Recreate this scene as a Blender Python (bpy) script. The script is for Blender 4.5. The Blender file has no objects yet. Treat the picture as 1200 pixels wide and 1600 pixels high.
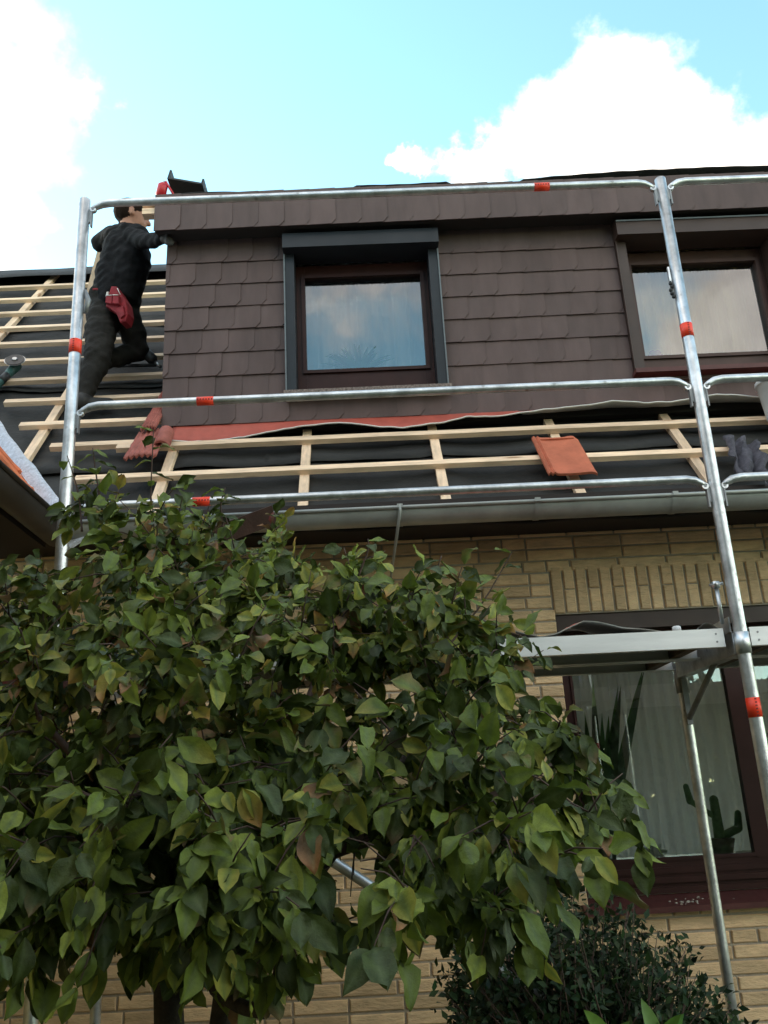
import bpy, bmesh, math, random
import numpy as np
from mathutils import Vector, Matrix, noise as mnoise

random.seed(7)
rnd = random.random
def U(a, b): return a + (b - a) * random.random()
SC = bpy.context.scene
COL = SC.collection
EYE = 1.6
F = 1380.0            # focal length in photograph pixels (1200 wide)

# ------------------------------------------------------------------ camera
def cam_rot(p, r, y):
    cy, sy = math.cos(y), math.sin(y); Rz = np.array([[cy, sy, 0], [-sy, cy, 0], [0, 0, 1]])
    B = np.array([[1, 0, 0], [0, 0, -1], [0, 1, 0]])
    cp, sp = math.cos(p), math.sin(p); Rx = np.array([[1, 0, 0], [0, cp, sp], [0, -sp, cp]])
    cr, sr = math.cos(r), math.sin(r); Rr = np.array([[cr, -sr, 0], [sr, cr, 0], [0, 0, 1]])
    return Rr @ Rx @ B @ Rz
CM = cam_rot(math.radians(18.216), math.radians(-3.03), math.radians(-1.319))
cam_d = bpy.data.cameras.new('camera'); cam = bpy.data.objects.new('camera', cam_d); COL.objects.link(cam)
rot = Matrix((CM[0], -CM[1], -CM[2])).transposed()
cam.matrix_world = Matrix.Translation((0, 0, EYE)) @ rot.to_4x4()
cam_d.sensor_fit = 'HORIZONTAL'; cam_d.sensor_width = 36; cam_d.lens = 36 * F / 1200
cam_d.clip_start = 0.05; cam_d.clip_end = 2000
SC.camera = cam

def ray(x, y):
    d = CM.T @ np.array([(x - 600) / F, (y - 800) / F, 1.0]); return d / d[1]
def P(x, y, Y):                       # pixel -> point at depth Y (a vertical plane parallel to the facade)
    d = ray(x, y) * Y; return Vector((d[0], d[1], d[2] + EYE))
TR = math.tan(math.radians(50)); ROOF_A = math.radians(50)
def roof_z(Y): return EYE + 1.656 + TR * (Y - 4.24)
def RP(x, y):                         # pixel -> point on the plane of the batten faces
    d = ray(x, y); t = (1.656 - TR * 4.24) / (d[2] - TR); return Vector((d[0] * t, t, d[2] * t + EYE))
def project(p):
    v = CM @ np.array([p[0], p[1], p[2] - EYE]); return 600 + F * v[0] / v[2], 800 + F * v[1] / v[2], v[2]

# ------------------------------------------------------------------ light and sky
SUN_EL, SUN_AZ = math.radians(17), math.radians(-54)     # behind the house, to the left of +Y
sun_dir = Vector((math.sin(SUN_AZ) * math.cos(SUN_EL), math.cos(SUN_AZ) * math.cos(SUN_EL), math.sin(SUN_EL)))
sl = bpy.data.lights.new('sun', 'SUN'); sl.energy = 1.2; sl.angle = math.radians(4); sl.color = (1, .93, .82)
so = bpy.data.objects.new('sun', sl); COL.objects.link(so)
so.rotation_euler = sun_dir.to_track_quat('Z', 'Y').to_euler()
SC.view_settings.view_transform = 'Standard'; SC.view_settings.look = 'None'
SC.view_settings.exposure = 1.95; SC.view_settings.gamma = 1.0; SC.view_settings.use_curve_mapping = False
SC.render.engine = 'CYCLES'
SC.cycles.use_denoising = True
SC.cycles.max_bounces = 6; SC.cycles.transparent_max_bounces = 12
SC.cycles.sample_clamp_indirect = 6.0

W = bpy.data.worlds.new('World'); SC.world = W; W.use_nodes = True
def build_world():
    nt = W.node_tree; N = nt.nodes; L = nt.links; N.clear()
    out = N.new('ShaderNodeOutputWorld'); bg = N.new('ShaderNodeBackground'); bg.inputs[1].default_value = 0.15
    L.new(bg.outputs[0], out.inputs[0])
    sky = N.new('ShaderNodeTexSky'); sky.sky_type = 'NISHITA'; sky.sun_disc = False
    sky.sun_elevation = SUN_EL; sky.sun_rotation = SUN_AZ; sky.air_density = 1.0; sky.dust_density = 0.25; sky.ozone_density = 1.0
    tc = N.new('ShaderNodeTexCoord'); D = tc.outputs['Generated']
    def M(op, a, b=None, c=None, clamp=False):
        n = N.new('ShaderNodeMath'); n.operation = op; n.use_clamp = clamp
        for i, v in enumerate((a, b, c)):
            if v is None: continue
            if isinstance(v, (int, float)): n.inputs[i].default_value = v
            else: L.new(v, n.inputs[i])
        return n.outputs[0]
    def VM(op, a, b):
        n = N.new('ShaderNodeVectorMath'); n.operation = op
        for i, v in enumerate((a, b)):
            if isinstance(v, (tuple, list)): n.inputs[i].default_value = v
            else: L.new(v, n.inputs[i])
        return n
    def NZ(scale, detail, rough=.55, vec=None):
        n = N.new('ShaderNodeTexNoise'); n.inputs['Scale'].default_value = scale; n.inputs['Detail'].default_value = detail
        n.inputs['Roughness'].default_value = rough; L.new(vec or D, n.inputs['Vector']); return n
    def SS(v, a, b):
        n = N.new('ShaderNodeMapRange'); n.interpolation_type = 'SMOOTHSTEP'; L.new(v, n.inputs[0])
        n.inputs[1].default_value = a; n.inputs[2].default_value = b; return n.outputs[0]
    n1 = NZ(9, 7, .6); off = VM('SUBTRACT', n1.outputs['Color'], (.5, .5, .5)); off = VM('MULTIPLY', off.outputs[0], (.20, .20, .20))
    D2 = VM('ADD', D, off.outputs[0]).outputs[0]
    n1b = NZ(4, 8, .6); off = VM('SUBTRACT', n1b.outputs['Color'], (.5, .5, .5)); off = VM('MULTIPLY', off.outputs[0], (.42, .42, .42))
    D3 = VM('ADD', D, off.outputs[0]).outputs[0]
    def blobs(vec, lst):
        acc = None
        for x, y, r in lst:
            c = Vector(ray(x, y)).normalized() if y is not None else x
            d = VM('DISTANCE', vec, tuple(c)).outputs['Value']
            v = M('SUBTRACT', 1.0, M('DIVIDE', d, r / 1430.0))
            acc = v if acc is None else M('SMOOTH_MAX', acc, v, .12)
        return acc
    BACK = (Vector((.60, -1, .60)).normalized(), None, 330)          # the bright cloud mirrored in the right dormer window
    right = blobs(D2, [(975, 150, 105), (885, 205, 95), (800, 240, 70), (735, 268, 55), (1065, 225, 95), (1180, 285, 75), (655, 262, 30), (960, 280, 150), (1110, 310, 110)])
    left = blobs(D3, [(-10, 130, 125), (90, 120, 75), (170, 115, 45), (0, 240, 100), (-20, 400, 110), (145, 25, 30), (70, 430, 60)])
    m_r = SS(right, -.12, .55); m_l = SS(left, -.25, .85)
    # the same kind of broken cumulus over the rest of the sky
    g = NZ(2.1, 8, .58); fw = Vector(ray(600, 480)).normalized()
    inframe = SS(VM('DOT_PRODUCT', D, tuple(fw)).outputs['Value'], .80, .90)
    m_g = M('MULTIPLY', SS(g.outputs['Fac'], .46, .58), M('SUBTRACT', 1.0, inframe))
    back = blobs(D3, [BACK]); m_g = M('MAXIMUM', m_g, SS(back, -.1, .4))
    mask = M('MAXIMUM', M('MAXIMUM', m_r, M('MULTIPLY', m_l, .92)), m_g)
    shade = NZ(5, 6, .6, D2)
    cr = N.new('ShaderNodeMix'); cr.data_type = 'RGBA'; L.new(SS(shade.outputs['Fac'], .3, .7), cr.inputs[0])
    cr.inputs[6].default_value = (3.4, 3.1, 2.8, 1); cr.inputs[7].default_value = (5.2, 4.8, 4.3, 1)
    mx = N.new('ShaderNodeMix'); mx.data_type = 'RGBA'; tint = VM('MULTIPLY', sky.outputs[0], (.95, 1.15, .96)); L.new(mask, mx.inputs[0]); L.new(tint.outputs[0], mx.inputs[6]); L.new(cr.outputs[2], mx.inputs[7])
    L.new(mx.outputs[2], bg.inputs[0])
build_world()

# ------------------------------------------------------------------ materials
MATS = {}
def mat(name, col, rough=.6, metal=0., var=.0, vscale=8., bump=0., bscale=40., spec=.5, stretch=None, col2=None, attr=None, transl=0., spots=None, detail=6, attr_amt=.35):
    m = bpy.data.materials.new(name); m.use_nodes = True; MATS[name] = m
    nt = m.node_tree; N = nt.nodes; L = nt.links; b = N['Principled BSDF']
    b.inputs['Roughness'].default_value = rough; b.inputs['Metallic'].default_value = metal; b.inputs['Specular IOR Level'].default_value = spec
    tc = N.new('ShaderNodeTexCoord'); vec = tc.outputs['Object']
    geo = N.new('ShaderNodeNewGeometry'); vec = geo.outputs['Position']
    if stretch:
        mp = N.new('ShaderNodeMapping'); mp.inputs['Scale'].default_value = stretch; L.new(vec, mp.inputs[0]); vec = mp.outputs[0]
    c = None
    if attr == 'col':
        a = N.new('ShaderNodeAttribute'); a.attribute_name = 'col'; c = a.outputs['Color']
    else:
        rgb = N.new('ShaderNodeRGB'); rgb.outputs[0].default_value = (*col, 1); c = rgb.outputs[0]
    def NZ(scale, det=detail):
        n = N.new('ShaderNodeTexNoise'); n.inputs['Scale'].default_value = scale; n.inputs['Detail'].default_value = det; n.inputs['Roughness'].default_value = .6
        L.new(vec, n.inputs['Vector']); return n.outputs['Fac']
    if var or col2:
        mr = N.new('ShaderNodeMapRange'); L.new(NZ(vscale), mr.inputs[0]); mr.inputs[1].default_value = .32; mr.inputs[2].default_value = .68
        mx = N.new('ShaderNodeMix'); mx.data_type = 'RGBA'; L.new(mr.outputs[0], mx.inputs[0])
        if col2:
            L.new(c, mx.inputs[6]); mx.inputs[7].default_value = (*col2, 1)
        else:
            s = N.new('ShaderNodeVectorMath'); s.operation = 'SCALE'; L.new(c, s.inputs[0]); s.inputs[3].default_value = 1 - var; L.new(s.outputs[0], mx.inputs[6])
            s = N.new('ShaderNodeVectorMath'); s.operation = 'SCALE'; L.new(c, s.inputs[0]); s.inputs[3].default_value = 1 + var; L.new(s.outputs[0], mx.inputs[7])
        c = mx.outputs[2]
    if attr == 'var':
        a = N.new('ShaderNodeAttribute'); a.attribute_name = 'var'
        mr = N.new('ShaderNodeMapRange'); L.new(a.outputs['Fac'], mr.inputs[0]); mr.inputs[3].default_value = 1 - attr_amt; mr.inputs[4].default_value = 1 + attr_amt
        s = N.new('ShaderNodeVectorMath'); s.operation = 'SCALE'; L.new(c, s.inputs[0]); L.new(mr.outputs[0], s.inputs[3]); c = s.outputs[0]
    if spots:                                              # (scale, radius, colour): knots, splashes
        vo = N.new('ShaderNodeTexVoronoi'); vo.inputs['Scale'].default_value = spots[0]; L.new(vec, vo.inputs['Vector'])
        mr = N.new('ShaderNodeMapRange'); L.new(vo.outputs['Distance'], mr.inputs[0]); mr.inputs[1].default_value = spots[1]; mr.inputs[2].default_value = spots[1] * .45; mr.inputs[3].default_value = 0; mr.inputs[4].default_value = .8
        mx = N.new('ShaderNodeMix'); mx.data_type = 'RGBA'; L.new(mr.outputs[0], mx.inputs[0]); L.new(c, mx.inputs[6]); mx.inputs[7].default_value = (*spots[2], 1); c = mx.outputs[2]
    L.new(c, b.inputs['Base Color'])
    if bump:
        bp = N.new('ShaderNodeBump'); bp.inputs['Strength'].default_value = bump; bp.inputs['Distance'].default_value = .01
        L.new(NZ(bscale), bp.inputs['Height']); L.new(bp.outputs[0], b.inputs['Normal'])
    if var:
        mr = N.new('ShaderNodeMapRange'); L.new(NZ(vscale * 2.3), mr.inputs[0]); mr.inputs[3].default_value = max(.02, rough - .12); mr.inputs[4].default_value = min(1, rough + .12)
        L.new(mr.outputs[0], b.inputs['Roughness'])
    if transl:
        t = N.new('ShaderNodeBsdfTranslucent'); L.new(c, t.inputs[0]); mxs = N.new('ShaderNodeMixShader'); mxs.inputs[0].default_value = transl
        L.new(b.outputs[0], mxs.inputs[1]); L.new(t.outputs[0], mxs.inputs[2]); L.new(mxs.outputs[0], N['Material Output'].inputs[0])
    return m
def glass_mat():
    m = bpy.data.materials.new('window_glass'); m.use_nodes = True; nt = m.node_tree; N = nt.nodes; L = nt.links; N.clear()
    o = N.new('ShaderNodeOutputMaterial'); t = N.new('ShaderNodeBsdfTransparent'); t.inputs[0].default_value = (.97, .965, .97, 1)
    g = N.new('ShaderNodeBsdfGlossy'); g.inputs['Roughness'].default_value = .012; g.inputs[0].default_value = (.95, .97, 1, 1)
    fr = N.new('ShaderNodeFresnel'); fr.inputs[0].default_value = 2.35
    nz = N.new('ShaderNodeTexNoise'); nz.inputs['Scale'].default_value = 1.6; nz.inputs['Detail'].default_value = 1
    bp = N.new('ShaderNodeBump'); bp.inputs['Strength'].default_value = .03; bp.inputs['Distance'].default_value = .05; L.new(nz.outputs[0], bp.inputs['Height']); L.new(bp.outputs[0], g.inputs['Normal'])
    mx = N.new('ShaderNodeMixShader'); L.new(fr.outputs[0], mx.inputs[0]); L.new(t.outputs[0], mx.inputs[1]); L.new(g.outputs[0], mx.inputs[2]); L.new(mx.outputs[0], o.inputs[0])
    MATS['glass'] = m
glass_mat()
def curtain_mat(name, col, tr):
    m = bpy.data.materials.new(name); m.use_nodes = True; nt = m.node_tree; N = nt.nodes; L = nt.links; N.clear()
    o = N.new('ShaderNodeOutputMaterial'); d = N.new('ShaderNodeBsdfDiffuse'); d.inputs[0].default_value = (*col, 1)
    t = N.new('ShaderNodeBsdfTranslucent'); t.inputs[0].default_value = (*col, 1); tp = N.new('ShaderNodeBsdfTransparent')
    a = N.new('ShaderNodeMixShader'); a.inputs[0].default_value = .35; L.new(d.outputs[0], a.inputs[1]); L.new(t.outputs[0], a.inputs[2])
    b = N.new('ShaderNodeMixShader'); b.inputs[0].default_value = tr; L.new(a.outputs[0], b.inputs[1]); L.new(tp.outputs[0], b.inputs[2]); L.new(b.outputs[0], o.inputs[0])
    MATS[name] = m
curtain_mat('curtain_white', (.95, .95, .98), .0); curtain_mat('curtain_cream', (.85, .74, .48), .12); curtain_mat('curtain_grey', (.90, .87, .92), .0)

mat('brick', (.82, .595, .36), .85, var=.15, vscale=9, bump=.9, bscale=26, stretch=(1, 1, 3.2), attr='var', attr_amt=.17, spec=.25)
mat('mortar', (.43, .385, .315), .95, var=.15, vscale=20, bump=.5, bscale=120, spec=.1)
mat('slate', (.106, .070, .066), .64, var=.17, vscale=5, bump=.06, bscale=120, stretch=(1.6, 1, .45), attr='var', attr_amt=.09, spec=.35)
mat('sheathing', (.03, .026, .025), .9)
mat('membrane', (.015, .0148, .0145), .66, col2=(.034, .033, .031), var=.3, vscale=3.0, bump=.7, bscale=14, spec=.3)
mat('felt', (.02, .02, .022), .8, var=.3, vscale=6, bump=.6, bscale=30)
mat('batten', (.82, .60, .42), .75, var=.22, vscale=5, bump=.25, bscale=60, stretch=(1, 6, 6), spots=(2.6, .17, (.30, .15, .07)), attr='var', attr_amt=.24, spec=.25)
mat('counter', (.82, .60, .42), .75, var=.22, vscale=5, bump=.25, bscale=60, stretch=(6, 1.5, 1.5), spots=(2.2, .16, (.30, .15, .07)), attr='var', attr_amt=.24, spec=.25)
mat('end_grain', (.25, .07, .045), .8, var=.3, vscale=40)
mat('zinc', (.33, .345, .33), .45, .35, var=.2, vscale=5, bump=.08, bscale=30)
mat('dark_gutter', (.035, .03, .028), .5, .1, var=.25, vscale=4)
mat('dark_wood', (.045, .028, .022), .7, var=.3, vscale=6, bump=.3, bscale=40)
mat('brown_board', (.05, .026, .019), .7, spec=.2, var=.3, vscale=9, bump=.3, bscale=50)
mat('soffit', (.03, .022, .02), .85)
mat('galv', (.60, .62, .64), .36, .85, var=.30, vscale=14, spots=(16, .17, (.30, .30, .29)), bump=.12, bscale=70, detail=8)
mat('galv_dark', (.25, .26, .27), .5, .7, var=.25, vscale=12)
mat('alu', (.74, .75, .75), .42, .6, var=.09, vscale=9, stretch=(.4, 1, 3))
mat('deck_wood', (.10, .075, .055), .8, var=.3, vscale=7)
mat('tape', (.92, .055, .018), .45, var=.06, vscale=30)
mat('tape_ink', (.12, .01, .006), .6)
mat('frame_red', (.038, .013, .011), .45, spec=.22, var=.15, vscale=10)
mat('frame_brown', (.07, .034, .028), .42, spec=.3, var=.15, vscale=10)
mat('anthracite', (.020, .023, .029), .42, spec=.3, var=.1, vscale=6)
mat('casing_light', (.13, .15, .165), .5, var=.15, vscale=20)
mat('brown_casing', (.055, .034, .028), .42, spec=.35, var=.15, vscale=6)
mat('sill_stone', (.20, .155, .14), .85, var=.6, vscale=90, bump=.4, bscale=120)
mat('sill_red', (.10, .035, .033), .45, spec=.3, var=.18, vscale=14)
mat('plaster', (.5, .48, .45), .9)
mat('flash_red', (.42, .085, .058), .6, var=.12, vscale=14, bump=.15, bscale=60)
mat('flash_grey', (.36, .36, .35), .6, var=.15, vscale=10)
mat('flash_white', (.78, .77, .74), .6)
mat('clay', (.50, .145, .08), .72, var=.16, vscale=12, bump=.2, bscale=70, spec=.3)
mat('clay_old', (.36, .115, .09), .75, var=.25, vscale=14, bump=.3, bscale=60, spec=.3)
mat('clay_orange', (.6, .16, .06), .7, var=.2, vscale=12)
mat('underlay_grey', (.33, .33, .335), .75, var=.15, vscale=7, bump=.3, bscale=14)
mat('fleece', (.62, .65, .74), .9, var=.2, vscale=50, bump=.9, bscale=90)
mat('rag', (.09, .085, .105), .95, var=.35, vscale=30, bump=1., bscale=120)
mat('jacket', (.0085, .0085, .010), .85, var=.3, vscale=12, bump=.4, bscale=90, spec=.2)
mat('trousers', (.022, .0205, .0185), .85, var=.28, vscale=10, bump=.5, bscale=70, spec=.2)
mat('skin', (.42, .20, .13), .55, var=.08, vscale=30)
mat('hair', (.022, .014, .010), .9, spec=.08, var=.3, vscale=90, bump=.6, bscale=220)
mat('boot', (.014, .013, .012), .6, var=.2, vscale=20)
mat('glove', (.04, .036, .034), .8, var=.15, vscale=30)
mat('pouch_red', (.24, .010, .018), .75, var=.25, vscale=30, bump=.3, bscale=90)
mat('white_trim', (.75, .72, .68), .7)
mat('black_plastic', (.016, .016, .017), .5, var=.2, vscale=20)
mat('teal_plastic', (.028, .085, .075), .5, var=.2, vscale=20)
mat('red_plastic', (.5, .014, .024), .4, var=.1, vscale=20)
mat('steel', (.45, .45, .45), .35, .9, var=.15, vscale=25)
mat('disc', (.09, .075, .07), .7, var=.3, vscale=40)
mat('bucket', (.72, .73, .74), .5, var=.08, vscale=9)
mat('leaf', (.05, .09, .03), .5, attr='col', var=.22, vscale=45, bump=.25, bscale=160, transl=.24, spec=.35)
mat('leaf_dark', (.02, .04, .018), .55, attr='col', var=.25, vscale=30, transl=.12, spec=.2)
mat('leaf_indoor', (.05, .11, .045), .5, attr='col', var=.2, vscale=30, transl=.15)
mat('bark', (.035, .026, .021), .9, var=.4, vscale=25, bump=.9, bscale=60)
mat('twig', (.075, .045, .035), .8, var=.3, vscale=30)
mat('soil', (.06, .045, .03), .95, var=.3, vscale=4, bump=.6, bscale=20, col2=(.04, .06, .02))
mat('ceramic', (.6, .57, .5), .35, var=.1, vscale=20)
mat('pot', (.12, .10, .07), .6, var=.2, vscale=20)
mat('cactus', (.13, .22, .09), .6, var=.2, vscale=40)
mat('violet', (.3, .09, .35), .6)
mat('dirt', (.42, .40, .36), .9)
mat('wing_brick', (.50, .35, .16), .9, var=.2, vscale=8)

# ------------------------------------------------------------------ mesh helpers
class MB:
    def __init__(s): s.v = []; s.f = []; s.m = []; s.c = []; s.sm = []
    def add(s, vs, fs, mi=0, col=None, smooth=False):
        o = len(s.v); s.v += [tuple(v) for v in vs]
        for f in fs: s.f.append([i + o for i in f]); s.m.append(mi); s.sm.append(smooth)
        if col is not None or s.c:
            while len(s.c) < o: s.c.append((.5, .5, .5))
            if col is None: col = (.5, .5, .5)
            s.c += list(col) if isinstance(col, list) else [col] * len(vs)
    def box(s, a, b, mi=0, M=None):
        x0, y0, z0 = [min(a[i], b[i]) for i in range(3)]; x1, y1, z1 = [max(a[i], b[i]) for i in range(3)]
        vs = [Vector(v) for v in ((x0, y0, z0), (x1, y0, z0), (x1, y1, z0), (x0, y1, z0), (x0, y0, z1), (x1, y0, z1), (x1, y1, z1), (x0, y1, z1))]
        if M: vs = [M @ v for v in vs]
        s.add(vs, [(3, 2, 1, 0), (4, 5, 6, 7), (0, 1, 5, 4), (1, 2, 6, 5), (2, 3, 7, 6), (3, 0, 4, 7)], mi)
    def prism(s, poly, ext, mi=0):          # poly: list of Vectors (front, ccw seen from -ext side), ext: Vector
        n = len(poly); vs = list(poly) + [p + ext for p in poly]
        s.add(vs, [tuple(range(n)), tuple(range(2 * n - 1, n - 1, -1))] + [(j, i, i + n, j + n) for i, j in ((i, (i + 1) % n) for i in range(n))], mi)
    def tube(s, pts, rs, n=10, mi=0, caps=True, smooth=True, col=None, flat=None):
        pts = [Vector(p) for p in pts]
        if not hasattr(rs, '__len__'): rs = [rs] * len(pts)
        vs = []; prev = None
        for i, p in enumerate(pts):
            t = (pts[min(i + 1, len(pts) - 1)] - pts[max(i - 1, 0)])
            t = t.normalized() if t.length > 1e-9 else Vector((0, 0, 1))
            if prev is None:
                u = t.orthogonal().normalized()
            else:
                u = prev - t * prev.dot(t); u = u.normalized() if u.length > 1e-6 else t.orthogonal().normalized()
            prev = u; w = t.cross(u)
            for k in range(n):
                a = 2 * math.pi * k / n
                vs.append(p + (u * math.cos(a) + w * math.sin(a)) * rs[i])
        fs = []
        for i in range(len(pts) - 1):
            for k in range(n):
                k2 = (k + 1) % n; fs.append((i * n + k, i * n + k2, (i + 1) * n + k2, (i + 1) * n + k))
        s.add(vs, fs, mi, col, smooth)
        if caps:
            o = len(s.v) - len(vs); e = o + (len(pts) - 1) * n
            s.f.append([o + k for k in range(n - 1, -1, -1)]); s.m.append(mi); s.sm.append(False)
            s.f.append([e + k for k in range(n)]); s.m.append(mi); s.sm.append(False)
    def capsule(s, p, q, r1, r2, n=12, mi=0):
        p = Vector(p); q = Vector(q); d = (q - p).normalized() if (q - p).length > 1e-6 else Vector((0, 0, 1))
        pts = []; rs = []
        for a in (88, 60, 30): a = math.radians(a); pts.append(p - d * r1 * math.sin(a)); rs.append(r1 * math.cos(a))
        pts += [p, q]; rs += [r1, r2]
        for a in (30, 60, 88): a = math.radians(a); pts.append(q + d * r2 * math.sin(a)); rs.append(r2 * math.cos(a))
        s.tube(pts, rs, n, mi)
    def ell(s, c, r, M=None, n=14, mi=0):
        vs = []; fs = []; rows = n // 2 + 1
        for i in range(rows + 1):
            th = math.pi * min(max(i / rows, .01), .99)
            for k in range(n):
                a = 2 * math.pi * k / n
                v = Vector((r[0] * math.sin(th) * math.cos(a), r[1] * math.sin(th) * math.sin(a), r[2] * math.cos(th)))
                vs.append((M @ v if M else v) + Vector(c))
        for i in range(rows):
            for k in range(n):
                k2 = (k + 1) % n; fs.append((i * n + k, (i + 1) * n + k, (i + 1) * n + k2, i * n + k2))
        fs.append(tuple(range(n))); fs.append(tuple(range((rows + 1) * n - 1, rows * n - 1, -1)))
        s.add(vs, fs, mi, None, True)
    def sheet(s, grid, th=None, mi=0, mi_back=None, mi_edge=None, smooth=True):   # grid[row][col] of points; optional thickness vector
        R, C = len(grid), len(grid[0]); vs = [p for r in grid for p in r]
        fs = [(i * C + j, i * C + j + 1, (i + 1) * C + j + 1, (i + 1) * C + j) for i in range(R - 1) for j in range(C - 1)]
        s.add(vs, fs, mi, None, smooth)
        if th is not None:
            o = len(s.v) - len(vs)
            s.add([Vector(p) + th for p in vs], [tuple(reversed(f)) for f in fs], mi if mi_back is None else mi_back, None, smooth)
            o2 = o + len(vs); loop = [j for j in range(C)] + [i * C + C - 1 for i in range(1, R)] + [(R - 1) * C + j for j in range(C - 2, -1, -1)] + [i * C for i in range(R - 2, 0, -1)]
            me = (mi if mi_edge is None else mi_edge)
            for a, b in zip(loop, loop[1:] + loop[:1]):
                s.f.append([o + b, o + a, o2 + a, o2 + b]); s.m.append(me); s.sm.append(False)
    def mesh(s, name, mats, var=None):
        me = bpy.data.meshes.new(name); me.from_pydata(s.v, [], s.f)
        for m in (mats if isinstance(mats, (list, tuple)) else [mats]): me.materials.append(MATS[m])
        me.polygons.foreach_set('material_index', s.m); me.polygons.foreach_set('use_smooth', s.sm)
        if s.c:
            while len(s.c) < len(s.v): s.c.append((.5, .5, .5))
            a = me.attributes.new('col', 'FLOAT_COLOR', 'POINT'); a.data.foreach_set('color', np.array([(*c, 1) for c in s.c], dtype=np.float32).ravel())
        if var is not None:
            a = me.attributes.new('var', 'FLOAT', 'POINT')
            a.data.foreach_set('value', np.array(var if hasattr(var, '__len__') else [var] * len(s.v), dtype=np.float32))
        me.update(); return me
    def build(s, name, mats, parent=None, var=None):
        return link(name, s.mesh(name, mats, var), parent)

def link(name, me, parent=None, loc=None, rotm=None):
    o = bpy.data.objects.new(name, me); COL.objects.link(o)
    if parent:
        o.parent = parent; b = BASE.get(parent.name)
        if b: o.matrix_parent_inverse = Matrix.Translation(-b)
    if rotm is not None: o.matrix_basis = rotm
    if loc is not None: o.location = loc
    return o
BASE = {}
def thing(name, label, cat, loc, group=None):
    o = bpy.data.objects.new(name, None); COL.objects.link(o); o.location = loc; o.empty_display_size = .1
    BASE[o.name] = Vector(loc); return tag(o, label, cat, group)
def tag(o, label, cat, group=None, kind=None):
    o['label'] = label
    if cat: o['category'] = cat
    if group: o['group'] = group
    if kind: o['kind'] = kind
    return o
def stuff(o): o['kind'] = 'stuff'; return o

# ------------------------------------------------------------------ ground
g = MB(); g.add([(-200, -200, 0), (200, -200, 0), (200, 200, 0), (-200, 200, 0)], [(0, 1, 2, 3)])
tag(g.build('ground', 'soil'), 'dark garden soil and short grass around the house', None, kind='structure')

# ------------------------------------------------------------------ house
YW = 4.42; YD = 4.59; XL, XR = -1.92, 3.3
house = thing('brick_house', 'yellow brick house with brown slated dormer and half stripped roof', 'house', (0, YW, 0))
WX0, WX1 = .944, 3.02                                  # lower window opening
WZ0 = EYE - .50; WZ1 = EYE + .866
EAVE_Z = EYE + 1.30
# wall backing with the window opening
w = MB(); YM = YW + .010; top = EAVE_Z + .12
for a, b in (((XL, YM, 0), (WX0, YM + .24, top)), ((WX1, YM, 0), (XR, YM + .24, top)), ((WX0, YM, 0), (WX1, YM + .24, WZ0)), ((WX0, YM, WZ1), (WX1, YM + .24, top))): w.box(a, b)
wall = w.build('brick_wall', 'mortar', house)
def brick_mesh(L, H, seed):
    r = random.Random(seed); m = MB(); c = .0045; j = lambda: r.uniform(-.0012, .0012); d = .016
    o = [(-L / 2 + j(), -H / 2 + j()), (L / 2 + j(), -H / 2 + j()), (L / 2 + j(), H / 2 + j()), (-L / 2 + j(), H / 2 + j())]
    fr = r.uniform(-.0015, .0015)
    vs = [Vector((x, d, z)) for x, z in o] + [Vector((x, c + fr, z)) for x, z in o] + [Vector((x - math.copysign(c, x), fr + j(), z - math.copysign(c, z))) for x, z in o]
    fs = []
    for b in (0, 4):
        for i in range(4): k = (i + 1) % 4; fs.append((b + i, b + k, b + 4 + k, b + 4 + i))
    fs.append((8, 9, 10, 11)); m.add(vs, fs); return m
bricks = []                                            # (centre, L, H)
CH, BL, JT = .0635, .25, .0105
row = 0; z = .02
while z < top - .03:
    zc = z + CH / 2; off = (0 if row % 2 == 0 else BL / 2) + (.03 if row % 3 == 0 else 0); x = XL - off
    while x < XR:
        L = BL
        if (row * 7 + int((x + 5) / BL) * 3) % 11 == 0: L = BL / 2
        spans = [(x + JT / 2, x + L - JT / 2)]
        lint = (WZ1 - .001 < zc < WZ1 + .252); hole = WZ0 - .02 < zc < WZ1
        for a, b in spans:
            a, b = max(a, XL), min(b, XR)
            segs = [(a, b)]
            if lint or hole:
                lo, hi = (WX0 - .012 if lint else WX0), WX1
                segs = [(a, min(b, lo)), (max(a, hi), b)]
            for p, q in segs:
                if q - p > .035: bricks.append((Vector(((p + q) / 2, YW, zc)), q - p, CH - JT, 0))
        x += L
    row += 1; z += CH
x = WX0 - .006; k = 0
while x < WX1:                                          # soldier course over the window: a whole brick, then two halves
    if k % 2 == 0: bricks.append((Vector((x + .0317, YW, WZ1 + .126)), .0525, .242, 1))
    else:
        bricks.append((Vector((x + .0317, YW, WZ1 + .066)), .0525, .118, 1)); bricks.append((Vector((x + .0317, YW, WZ1 + .189)), .0525, .116, 1))
    x += .0635; k += 1
def in_poly(x, y, poly):
    c = False; n = len(poly)
    for i in range(n):
        x0, y0 = poly[i]; x1, y1 = poly[i - 1]
        if (y0 > y) != (y1 > y) and x < (x1 - x0) * (y - y0) / (y1 - y0) + x0: c = not c
    return c
SEEN = [[(560, 838), (1200, 815), (1200, 960), (840, 990), (720, 960), (600, 905)], [(480, 1370), (600, 1370), (720, 1450), (720, 1620), (380, 1620)], [(1050, 1400), (1200, 1390), (1200, 1620), (1120, 1620)], [(840, 1040), (905, 1040), (905, 1200), (880, 1300), (840, 1250)], [(60, 1250), (190, 1250), (230, 1620), (0, 1620), (0, 1500)]]
def bscore(b):
    x, y, d = project(b[0])
    if not (-20 < x < 1230 and 780 < y < 1640): return 9
    return 0 if any(in_poly(x, y, p) for p in SEEN) else 1 + abs(x - 700) / 2000
order = sorted(range(len(bricks)), key=lambda i: bscore(bricks[i]))
cache = {}; rest = MB(); rv = []
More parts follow.
